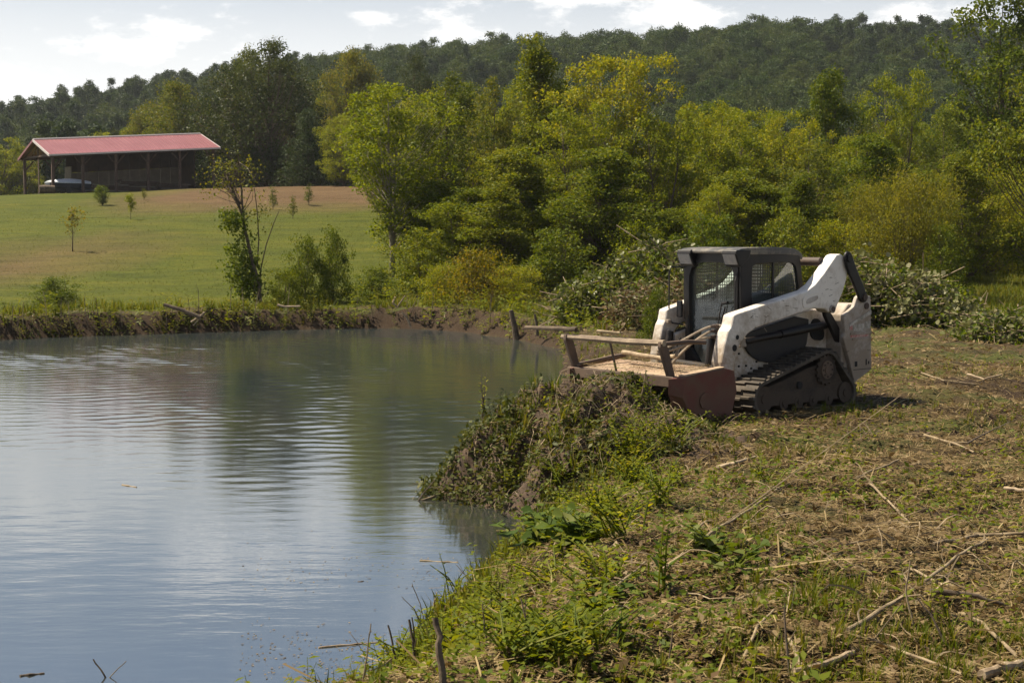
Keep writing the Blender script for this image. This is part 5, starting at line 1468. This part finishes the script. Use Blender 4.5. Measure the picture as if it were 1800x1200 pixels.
    for s in (1, -1):
        # six sided end box with a chamfered nose
        A = [(2.30, .60), (1.57, .665), (1.42, .63), (1.37, .38), (1.46, .10), (1.72, .04), (2.20, .16), (2.33, .36)]
        B_ = [(2.44, .585), (1.57, .665), (1.42, .63), (1.37, .38), (1.46, .10), (1.72, .04), (2.36, .20), (2.44, .40)]
        n = 8; ye, yi = s * 1.0, s * .865
        e = MB().add([(x, ye, z) for x, z in A] + [(x, yi, z) for x, z in B_], [tuple(range(n)), tuple(range(2 * n - 1, n - 1, -1))] + [(i, n + i, n + (i + 1) % n, (i + 1) % n) for i in range(n)])
        ep = e.obj('end_box', M['rust_red'], m, bevel=.008)
        e2 = MB().prism([(2.28, .606), (1.58, .670), (1.58, .685), (2.28, .621)], *sorted((s * .88, s * .985))); e2.obj('wear_strip', M['rust_deck'], ep)
        MB().tube([(1.95, s * 1.0, .30), (1.95, s * 1.018, .30)], .10, 8).obj('bearing_cap', M['rust_red'], ep, bevel=.004)
        for k in range(6):
            MB().tube([(2.2 - k * .12, s * .872, .60 + k * .0105), (2.2 - k * .12, s * .872, .615 + k * .0105)], .014, 6).obj('bolt', M['rust_dark'], ep)
    for y, xb in ((.74, .0), (-.93, .0)):
        MB().prism([(2.20, .55), (2.31, .56), (2.47, .95), (2.46, 1.02), (2.38, 1.01), (2.33, .93)], y - .028, y + .028).obj('push_bar_upright', M['rust_dark'], m, bevel=.01)
    MB().tube([(2.33, -.12, .59), (2.43, -.14, .98)], .015, 6).obj('push_bar_rod', M['rust_dark'], m)
    pb = MB().tube([(2.42, -1.02, .985), (2.42, -.4, .99), (2.42, .2, .985), (2.42, .78, 1.0)], [.036, .040, .042, .040], 6).obj('push_bar', M['rust_deck2'], m)
    MB().tube([(2.42, .74, .985), (2.05, .80, 1.0), (1.75, .82, .98)], .028, 6).obj('push_bar_brace', M['rust_dark'], m)
    MB().tube([(2.28, -.93, .62), (1.9, -.72, .70), (1.7, -.60, .74)], [.022, .03, .03], 6).obj('deck_bar', M['rust_dark'], m)
    # hydraulic hoses from the arm to the mulcher
    for (a, b, c, d) in (((1.42, .605, 1.15), (1.62, .54, 1.10), (1.85, .46, .92), (2.05, .30, .86)), ((1.42, .605, 1.02), (1.62, .56, 1.01), (1.82, .50, .88), (2.06, .30, .83)), ((1.42, .605, 1.09), (1.58, .50, 1.00), (1.72, .40, .84), (1.8, .3, .68))):
        pts = [Vector(a), Vector(b), Vector(c), Vector(d)]; cur = []
        for k in range(15):
            t = k / 14; cur.append(pts[0] * (1 - t) ** 3 + pts[1] * 3 * t * (1 - t) ** 2 + pts[2] * 3 * t * t * (1 - t) + pts[3] * t ** 3)
        MB().tube(cur, .016, 7).obj('hydraulic_hose', M['hose'], m, smooth=True)
    # hydraulics in front of the cab
    for s in (1, -1):
        MB().tube([(1.0, s * .30, .95), (1.1, s * .34, .7), (1.45, s * .3, .55)], .014, 6).tube([(1.0, s * .22, .95), (1.12, s * .26, .66), (1.5, s * .18, .6)], .014, 6).obj('hydraulic_hose', M['black_plastic'], o, smooth=True)
    return o
M['roof_panel'] = dirty_paint('cab_roof_dusty', (0.05, 0.048, 0.046), (0.42, 0.36, 0.27), -8.0, 2.4, 0.8, 0.5)
M['rust_deck2'] = dirty_paint('weathered_bar', (0.15, 0.105, 0.075), (0.42, 0.33, 0.22), -2.0, 2.0, 0.9, 0.8)
LOADER = loader()
def lw(x, y, z):
    c, s = math.cos(LYAW), math.sin(LYAW)
    return np.array([LO[0] + x * c - y * s, LO[1] + x * s + y * c, z])
def deck_chips():
    n = 2600; r = np.random.default_rng(12)
    x = 1.58 + .70 * r.uniform(0, 1, n) ** .9; y = r.uniform(-.84, .84, n)
    k = (fbm(x * 4, y * 4, 8, 3) + .35 - .5 * (x - 1.6)) > r.uniform(-.4, .5, n); x, y = x[k], y[k]; n = len(x)
    z = .664 - .1 * (x - 1.55) + .025 * r.uniform(0, 1, n) * np.clip(1.9 - x, .1, 1) * 3
    P = np.array([lw(a, b, c) for a, b, c in zip(x, y, z)])
    o = link('wood_chips', np_mesh('wood_chips', *scatter_mesh(*STRAW, P, r.uniform(0, 6.28, n), r.normal(0, .3, n), r.uniform(0, 6.28, n), r.uniform(.03, .12, n))), None, M['straw'])
    tag(o, 'chips and straw lying on the mulcher deck', 'wood chips', kind='stuff')
deck_chips()
# ---------------------------------------------------------------- sticks, stakes, weeds and floating bits
def stick(name, pts, r0, r1, mat, label, cat, group=None, n=9, twigs=0, seed=0):
    base = np.array(pts[0]); r = np.random.default_rng(seed + int(abs(base[0]) * 1000))
    cur = []
    P = [np.array(p) - base for p in pts]
    for i in range(len(P) - 1):
        for k in range(4):
            t = k / 4; cur.append(P[i] * (1 - t) + P[i + 1] * t + r.normal(0, min(r0, .012) * 0.28, 3) * (0 if i == 0 and k == 0 else 1))
    cur.append(P[-1])
    m = MB(); m.tube(cur, [r0 + (r1 - r0) * i / (len(cur) - 1) for i in range(len(cur))], n)
    for k in range(twigs):
        i = r.integers(len(cur) // 3, len(cur) - 1); d = unit(np.array(cur[-1]) - cur[0]); L = np.linalg.norm(np.array(cur[-1]) - cur[0]) * r.uniform(.12, .3)
        e = cur[i] + (d * .7 + r.normal(0, .5, 3)) * L; m.tube([cur[i], e], [r0 * .4, r1 * .5], 4)
    o = m.obj(name, M[mat], None, smooth=True); o.location = base
    return tag(o, label, cat, group)
def gp(px, py, lift=0.03):
    p = hit(px, py); p[2] += lift; return p
LY = 'cut sticks lying on the cleared bank'
for (pl, r0, r1, mt, lb, tw) in [
    ([(1262, 830), (1290, 823), (1328, 810)], .036, .018, 'peeled', 'short thick pale peeled stick lying on the bank below the loader track', 0),
    ([(1150, 1025), (1250, 955), (1320, 905), (1372, 862)], .013, .007, 'twig', 'long thin curved stick lying diagonally in the middle of the bank', 2),
    ([(1490, 1122), (1600, 1055), (1680, 1005), (1735, 968)], .013, .008, 'twig', 'longest straight stick, diagonal across the lower right of the bank', 1),
    ([(1640, 968), (1720, 955), (1810, 946)], .013, .012, 'twig', 'nearly level pale stick reaching the right edge above the longest stick', 0),
    ([(1635, 1060), (1700, 1070), (1768, 1084)], .018, .009, 'bark', 'dark straight stick right of the longest pale stick', 0),
    ([(1465, 1122), (1560, 1150), (1690, 1205)], .010, .006, 'twig', 'thin stick sloping down to the right along the photo bottom edge', 2),
    ([(1685, 1096), (1725, 1110), (1790, 1175)], .011, .009, 'twig', 'bent pale stick in the lower right corner', 0),
    ([(1305, 1185), (1330, 1135), (1360, 1090)], .009, .006, 'twig', 'thin pale stick leaning up near the bottom middle', 0),
    ([(1384, 1140), (1400, 1175), (1418, 1215)], .012, .010, 'twig', 'short pale stick cut by the bottom edge beside the dark stem', 0),
    ([(1395, 1203), (1450, 1190), (1500, 1180)], .024, .018, 'peeled', 'thick peeled log end poking in at the bottom edge', 0),
    ([(1725, 1210), (1770, 1190), (1812, 1182)], .034, .026, 'peeled', 'broad split pale log in the bottom right corner', 0),
    ([(1505, 847), (1545, 830), (1580, 818)], .014, .009, 'twig', 'short pale stick under the pair of crossed branches', 0),
    ([(1528, 862), (1560, 890), (1600, 932)], .012, .008, 'twig', 'curved stick running down right below the short pale stick', 1),
    ([(1625, 772), (1670, 785), (1712, 803)], .018, .012, 'twig', 'forked branch lying right of the yellow leaves', 3),
    ([(1700, 785), (1735, 768), (1775, 752)], .012, .006, 'bark', 'dark twig meeting the forked branch', 2),
    ([(1765, 868), (1790, 872), (1812, 876)], .026, .024, 'peeled', 'thick pale stick end at the right edge', 0),
    ([(935, 925), (1010, 895), (1090, 888), (1185, 868)], .014, .009, 'twig', 'long pale stem lying along the edge of the small cove', 2),
    ([(998, 1110), (1045, 1080), (1100, 1030), (1135, 1000)], .011, .007, 'twig', 'thin stick rising right from the patch of broad leaves', 1),
    ([(985, 1005), (1040, 1020), (1095, 1032)], .010, .006, 'twig', 'thin pale stick below the broad leaved plant', 0),
    ([(1045, 1080), (1085, 1076), (1130, 1078)], .009, .006, 'twig', 'level thin stick touching the stick from the broad leaves', 0),
    ([(1165, 692), (1205, 715), (1230, 735), (1250, 772)], .012, .009, 'twig', 'curved bare vine on the ground by the mulcher end box', 1),
    ([(1205, 960), (1240, 930), (1300, 915)], .009, .006, 'twig', 'faint thin stick above the long curved stick', 1),
    ([(1620, 660), (1660, 676), (1716, 680)], .016, .012, 'twig', 'pale stick on the straw right of the tailgate', 0),
    ([(1700, 665), (1730, 672), (1760, 670)], .03, .02, 'peeled', 'broken pale wood chunk right of the tailgate stick', 0),
    ([(1600, 1010), (1650, 1035), (1690, 1052)], .009, .007, 'twig', 'short stick crossing under the longest straight stick', 0),
]:
    P = [gp(a, b, min(r0, .02) * 1.2 + .02) for a, b in pl]
    stick('stick', P, r0 * (.85 if r0 < .02 else .6), r1 * (.85 if r0 < .02 else .6), mt, lb, 'stick', LY, twigs=tw)
# stems sticking out of the soil heap
HP = 'stems poking from the soil heap'
def hp(px, py, D): return at(px, py, D)
stick('stem', [hp(735, 882, 15.1), hp(800, 858, 15.35), hp(905, 815, 15.5)], .014, .008, 'twig', 'pale stem slanting from the heap into the water at its left tip', 'stem', HP)
stick('stem', [hp(858, 838, 15.0), hp(900, 862, 14.9), hp(935, 888, 14.75)], .013, .008, 'twig', 'pale stem slanting down right on the heap front', 'stem', HP)
stick('stem', [hp(871, 832, 15.5), hp(873, 790, 15.5), hp(875, 742, 15.5)], .008, .006, 'twig', 'upright pale stalk on the left part of the heap', 'stem', HP)
stick('stem', [hp(988, 770, 16.2), hp(990, 740, 16.2), hp(996, 720, 16.2), hp(992, 708, 16.2)], .010, .007, 'peeled', 'crooked white root on the bare soil of the heap', 'stem', HP)
stick('stem', [hp(1127, 700, 16.6), hp(1132, 675, 16.6), hp(1136, 650, 16.6)], .010, .008, 'twig', 'short pale stalk standing in front of the mulcher beam', 'stem', HP)
stick('stem', [hp(735, 880, 15.1), hp(750, 860, 15.15), hp(765, 842, 15.2)], .008, .005, 'bark', 'thin dark twig rising from the water at the heap tip', 'stem', HP, twigs=3)
# branch caught on the mulcher deck
stick('branch', [lw(1.80, -.55, .75), lw(1.86, -.1, .735), lw(1.95, .35, .735), lw(2.02, .60, .80)], .030, .024, 'peeled', 'grey stripped branch lying across the mulcher deck', 'branch')
stick('branch', [lw(2.42, -1.75, 1.035), lw(2.43, -1.0, 1.052), lw(2.43, -.75, 1.055)], .026, .034, 'bark', 'broken branch jammed on the push bar left end, pointing over the water', 'branch')
stick('branch', [lw(2.44, -.35, 1.06), lw(2.43, -.1, 1.055), lw(2.42, .08, 1.055)], .02, .014, 'twig', 'short splintered pale branch lying on the middle of the push bar', 'branch', twigs=3)
# dead stakes and stalks at the near water's edge
ST = 'dead stalks at the near water edge'
for i, (pl, D, r0, r1, mt, lb, tw) in enumerate([
    ([(782, 1210), (774, 1150), (765, 1085)], 8.6, .030, .026, 'bark', 'thickest dark stake at the near water edge', 0),
    ([(757, 1092), (762, 1065), (768, 1040)], 8.6, .012, .010, 'peeled', 'pale broken stick topping the thickest stake', 0),
    ([(700, 1185), (692, 1140), (682, 1098)], 9.0, .016, .012, 'bark', 'dark stalk leaning left, second from the thick stake', 0),
    ([(732, 1180), (726, 1130), (719, 1088)], 8.9, .018, .016, 'bark', 'twin dark stump stalk just left of the thick stake', 1),
    ([(736, 1182), (730, 1135), (724, 1084)], 8.85, .010, .009, 'bark', 'thinner stalk leaning on the twin dark stump', 0),
    ([(636, 1205), (645, 1150), (652, 1095)], 8.8, .008, .005, 'twig', 'forked bare twig standing in the shallows, left of the stalks', 2),
    ([(645, 1150), (628, 1128), (614, 1110)], 8.8, .006, .004, 'twig', 'side twig of the forked bare twig', 0),
    ([(750, 1100), (738, 1060), (724, 1025)], 8.9, .009, .006, 'twig', 'pale thin twig leaning left over the water by the thick stake', 0),
    ([(752, 1110), (728, 1070), (706, 1048)], 8.9, .008, .005, 'bark', 'darker thin twig crossing the pale one by the thick stake', 1),
    ([(845, 1040), (822, 1015), (802, 992)], 10.6, .008, .005, 'twig', 'bare twig leaning over the water below the small cove', 2),
    ([(200, 1215), (183, 1185), (164, 1158)], 8.9, .014, .011, 'bark', 'dark stick rising from the water at the bottom left', 0),
    ([(170, 1212), (195, 1187), (222, 1161)], 8.9, .008, .006, 'twig', 'thin twig crossing the dark stick at the bottom left', 0),
    ([(1388, 1175), (1382, 1120), (1380, 1060)], 6.5, .012, .008, 'bark', 'dark upright stem standing in the lower middle of the bank', 1),
    ([(1605, 1090), (1592, 1040), (1600, 985)], 7.2, .011, .007, 'twig', 'upright weathered stem beside the longest stick', 1),
    ([(1660, 1120), (1640, 1085), (1612, 1050)], 6.9, .011, .008, 'bark', 'dark bent stem left of the dark straight stick', 0),
    ([(1172, 1190), (1176, 1160), (1184, 1100)], 6.6, .009, .006, 'bark', 'slender dark stem right of the bottom stalks', 1),
    ([(922, 1135), (925, 1090), (915, 1050)], 8.6, .010, .007, 'bark', 'brown dry stalk among the green weeds of the near bank', 1),
    ([(860, 1150), (852, 1105), (848, 1060)], 8.5, .010, .006, 'bark', 'dark dry stalk between thick stake and brown dry stalk', 1),
]):
    D = hit(pl[0][0], min(pl[0][1], 1215), ground)[1] - .12 if pl[0][0] > 560 else D
    stick('stalk', [at(a, b + (6 if j == 0 else 0), D + .04 * j) for j, (a, b) in enumerate(pl)], r0 * .5, r1 * .42, mt, lb, 'stalk', ST, twigs=tw)
# driftwood and roots on the far bank
for (pl, D, r0, r1, mt, lb, tw) in [
    ([(288, 535), (320, 545), (352, 558)], 41.6, .05, .06, 'bark', 'dark fallen branch jutting from the far bank', 0),
    ([(336, 566), (352, 555), (360, 548), (340, 572)], 41.8, .03, .02, 'peeled', 'white forked driftwood at the far waterline', 3),
    ([(488, 536), (500, 539), (528, 538)], 43.0, .04, .025, 'peeled', 'white branch on the lip of the far bank below the slender tree', 2),
    ([(695, 522), (690, 532), (698, 540), (705, 530), (712, 520)], 43.5, .03, .02, 'peeled', 'curled white root on the far bank below the forked trunk', 2),
    ([(722, 575), (716, 560), (706, 548)], 43.0, .03, .018, 'peeled', 'white root hanging down to the water below the curled root', 2),
    ([(908, 597), (904, 570), (898, 545)], 39.5, .10, .06, 'bark', 'dark stump standing at the far waterline left of the mulcher', 1),
    ([(945, 590), (943, 570), (940, 552)], 37.6, .045, .03, 'bark', 'thin dark stump right of the bigger waterline stump', 0),
    ([(935, 546), (950, 552), (962, 556)], 41.0, .05, .03, 'peeled', 'pale log lying on the far clearing behind the stumps', 0),
]:
    stick('driftwood', [at(a, b, D) for a, b in pl], r0, r1, mt, lb, 'driftwood', 'driftwood and stumps on the far bank', twigs=tw)
r_ = np.random.default_rng(77)
for k in range(30):
    px = r_.uniform(0, 900); p = None
    x = (px - 900) / FOC * 42; ys = np.arange(34, 47, .1); d = shore_dist(np.full(len(ys), x), ys); j = np.argmax((d > .25) & (ys > 38))
    y = ys[j]; z = float(ground(np.array([x]), np.array([y]))[0]); h = r_.uniform(.35, 1.1); ln = r_.normal(0, .12, 2)
    stick('dry_stalk', [(x, y, z - .05), (x + ln[0] * .5, y + ln[1], z + h * .55), (x + ln[0], y + ln[1], z + h)], .014, .006, 'twig' if k % 2 else 'bark', 'dry upright stalk of last summer on the far bank', 'stalk', 'dry stalks along the far bank', twigs=3, n=4)

# weeds and plants that stand out
def plant(name, px, py, spec, mats, label, cat='plant', D=None, group=None):
    p = hit(px, py) if D is None else at(px, py, D)
    o = empty(name, p, 0, label=label, cat=cat, group=group)
    r = np.random.default_rng(int(px * 7 + py))
    st = MB(); parts = []
    for (n, h, sp, ll, nl, wide, droop) in spec:
        for i in range(n):
            a = r.uniform(0, 6.28); e = np.array([math.cos(a) * sp * r.uniform(.3, 1), math.sin(a) * sp * r.uniform(.3, 1), h * r.uniform(.6, 1.1)])
            b = np.array([r.normal(0, sp * .2), r.normal(0, sp * .2), -.03]); mid = (b + e) / 2 + np.array([0, 0, h * .16])
            st.tube([b, mid, e], [.006, .005, .002], 4, False)
            for k in range(nl):
                t = (k + 1.2) / (nl + 1); q = b * (1 - t) ** 2 + mid * 2 * t * (1 - t) + e * t * t
                tg_ = unit(e - b); sd = unit(np.cross(tg_, [0, 0, 1.0]))
                d = unit(sd * (1 if k % 2 else -1) * r.uniform(.6, 1.1) + tg_ * .5 + np.array([0, 0, r.uniform(-.2, .4)]))
                nrm = unit(np.cross(d, np.cross([0, 0, 1.0], d) + r.normal(0, .2, 3)))
                s2 = np.cross(nrm, d); L = ll * (1.05 - .55 * t) * r.uniform(.7, 1.2)
                tv, tf = WIDE if wide > .5 else LEAF
                V = q + (s2 * tv[:, 0:1] * wide * 2 + d * tv[:, 1:2] + np.array([0, 0, 1]) * (tv[:, 2:3] - droop * tv[:, 1:2] ** 2)) * L
                parts.append((V, tf))
    st.obj('stems', M[mats[1]], o, smooth=True)
    link('leaves', np_mesh(name + '_leaves', *join(parts)), o, M[mats[0]])
    return o
M['leaf_broad'] = leaf_mat('leaf_broad', [(0.03, 0.055, 0.009), (0.055, 0.09, 0.012), (0.09, 0.125, 0.016), (0.19, 0.19, 0.07)], 0.35, rough=0.62, gain=1.05)
plant('broadleaf_vine', 960, 965, [(14, .34, .42, .17, 5, .75, .25)], ('leaf_broad', 'leaf_mid'), 'dark green broad leaved plant hanging over the small cove', 'plant')
plant('broadleaf_vine', 1000, 975, [(9, .26, .36, .15, 5, .75, .25)], ('leaf_broad', 'leaf_mid'), 'second broad leaved plant just right of the one over the cove', 'plant')
plant('fern_weed', 1120, 800, [(16, .5, .5, .10, 16, .30, .1)], ('leaf_bright', 'leaf_mid'), 'tall feathery green weed in front of the mulcher, leftmost of the clump', 'weed', group='feathery weeds below the mulcher')
plant('fern_weed', 1175, 790, [(14, .42, .45, .10, 16, .30, .1)], ('leaf_bright', 'leaf_mid'), 'feathery green weed on the right of the clump below the mulcher', 'weed', group='feathery weeds below the mulcher')
plant('fern_weed', 1105, 845, [(12, .36, .4, .09, 14, .30, .1)], ('leaf_bright', 'leaf_mid'), 'lowest feathery weed of the clump below the mulcher', 'weed', group='feathery weeds below the mulcher')
plant('fern_weed', 1140, 730, [(8, .40, .22, .09, 12, .32, .1)], ('leaf_mid', 'bark'), 'upright dark weed close under the mulcher beam', 'weed')
plant('fern_weed', 990, 850, [(9, .24, .34, .08, 12, .35, .1)], ('leaf_bright', 'leaf_mid'), 'small bright weed on the front of the soil heap', 'weed')
plant('fern_weed', 900, 855, [(9, .22, .34, .08, 12, .35, .1)], ('leaf_bright', 'leaf_mid'), 'small bright weed low on the left of the soil heap', 'weed')
plant('tall_weed', 848, 735, [(4, .55, .12, .07, 9, .4, .05)], ('leaf_yellow', 'bark'), 'thin upright weed on the heap crest seen against the water', 'weed', D=16.0)
plant('tall_weed', 1165, 1055, [(3, .42, .06, .14, 9, .38, .2)], ('leaf_broad', 'leaf_mid'), 'single dark upright weed in the middle of the near bank', 'weed')
plant('tall_weed', 1505, 695, [(7, .22, .22, .08, 8, .5, .1)], ('leaf_bright', 'leaf_mid'), 'bright weed at the rear end of the loader track', 'weed')
plant('tall_weed', 1350, 850, [(8, .22, .26, .08, 8, .45, .1)], ('leaf_bright', 'leaf_mid'), 'green weed right of the short thick peeled stick', 'weed')
plant('tall_weed', 1525, 770, [(12, .16, .4, .07, 8, .35, .1)], ('leaf_mid', 'bark'), 'low green weed patch right of the loader track', 'weed')
plant('tall_weed', 1255, 985, [(8, .16, .3, .10, 6, .6, .15)], ('leaf_broad', 'leaf_mid'), 'flat broad leaved weed by the long curved stick', 'weed')
plant('tall_weed', 1290, 1010, [(8, .14, .3, .10, 6, .6, .15)], ('leaf_broad', 'leaf_mid'), 'flat weed right below the long curved stick', 'weed')
plant('tall_weed', 1040, 1085, [(9, .14, .34, .10, 6, .65, .15)], ('leaf_broad', 'leaf_mid'), 'patch of broad leaves on the near bank by the thin rising stick', 'weed')
plant('tall_weed', 1270, 745, [(3, .2, .3, .06, 9, .35, .05)], ('leaf_yellow', 'bark'), 'yellow green sprig in front of the loader track nose', 'weed')
plant('tall_weed', 1250, 720, [(5, .42, .2, .06, 10, .3, .05)], ('leaf_yellow', 'bark'), 'thin weed standing before the mulcher end box', 'weed')
plant('tall_weed', 800, 1050, [(5, .34, .3, .06, 8, .4, .05)], ('leaf_bright', 'leaf_mid'), 'sprig with round leaves over the water below the cove', 'weed', D=10.6)
for i in range(30):
    px, py = r_.uniform(640, 1060), r_.uniform(1000, 1195)
    q = hit(px, py)
    if shore_dist(np.array([q[0]]), np.array([q[1]]))[0] < .05: continue
    plant('tall_weed', px, py, [(8, .17, .28, .075, 10, .42, .12)], ('leaf_bright' if i % 3 else 'leaf_yellow', 'leaf_mid'), 'leafy green weed in the thick growth of the near water edge', 'weed', group='weeds of the near water edge')

for i in range(16):
    px, py = r_.uniform(930, 1180), r_.uniform(840, 985)
    plant('fern_weed', px, py, [(9, r_.uniform(.16, .34), .30, .085, 12, r_.uniform(.3, .45), .12)], (('leaf_bright', 'leaf_mid', 'leaf_yellow')[i % 3], 'leaf_mid'), 'leafy weed on the slope between the soil heap and the near water edge', 'weed', group='weeds on the slope below the heap')

def floating():
    V = []
    n = 600
    px = r_.uniform(420, 830, n); py = np.where(r_.uniform(0, 1, n) < .7, r_.normal(1150, 28, n), r_.normal(1000, 25, n))
    P = np.array([onw(a, b) for a, b in zip(px, py)]); k = shore_dist(P[:, 0], P[:, 1]) < -.04; P = P[k]; n = len(P)
    P[:, 2] = WATER + .004
    o = link('floating_bits', np_mesh('floating_bits', *scatter_mesh(*LEAF, P, r_.uniform(0, 6.28, n), r_.normal(0, .08, n), r_.uniform(0, 6.28, n), r_.uniform(.010, .030, n))), None, M['straw'])
    tag(o, 'specks of straw and leaf floating on the near water', 'floating debris', kind='stuff')
def onw(px, py):
    d = cam_ray(px, py); t = (WATER - EYE) / d[2]; return np.array([0, 0, EYE]) + d * t
floating()
for (a, b, r0, mt, lb) in [((560, 1138), (668, 1128), .009, 'peeled', 'long pale twig floating near the bottom left stalks'), ((738, 985), (805, 988), .010, 'twig', 'brown twig floating below the small cove'),
                       ((35, 1188), (78, 1183), .012, 'bark', 'dark bit of wood floating at the bottom left edge'), ((630, 1022), (640, 1021), .008, 'bark', 'tiny dark twig floating in the middle of the near water'),
                       ((215, 852), (240, 856), .012, 'twig', 'small twig floating far out on the pond')]:
    p, q = onw(*a), onw(*b)
    stick('floating_twig', [p, (p + q) / 2, q], r0, r0 * .7, mt, lb, 'twig', 'twigs floating on the pond')


# ---------------------------------------------------------------- summer haze
def haze():
    m = bpy.data.materials.new('haze'); m.use_nodes = True; t = m.node_tree
    for n in list(t.nodes): t.nodes.remove(n)
    o_ = t.nodes.new('ShaderNodeOutputMaterial'); v = t.nodes.new('ShaderNodeVolumePrincipled')
    v.inputs['Color'].default_value = (0.86, 0.93, 1.0, 1); v.inputs['Density'].default_value = 0.00013; v.inputs['Anisotropy'].default_value = 0.2
    t.links.new(v.outputs[0], o_.inputs['Volume'])
    o = MB().box(-1200, 1200, -100, 1000, -45, 130).obj('haze', m); o['kind'] = 'stuff'
    tag(o, 'thin pale summer haze in the air over the valley', 'haze')
haze()
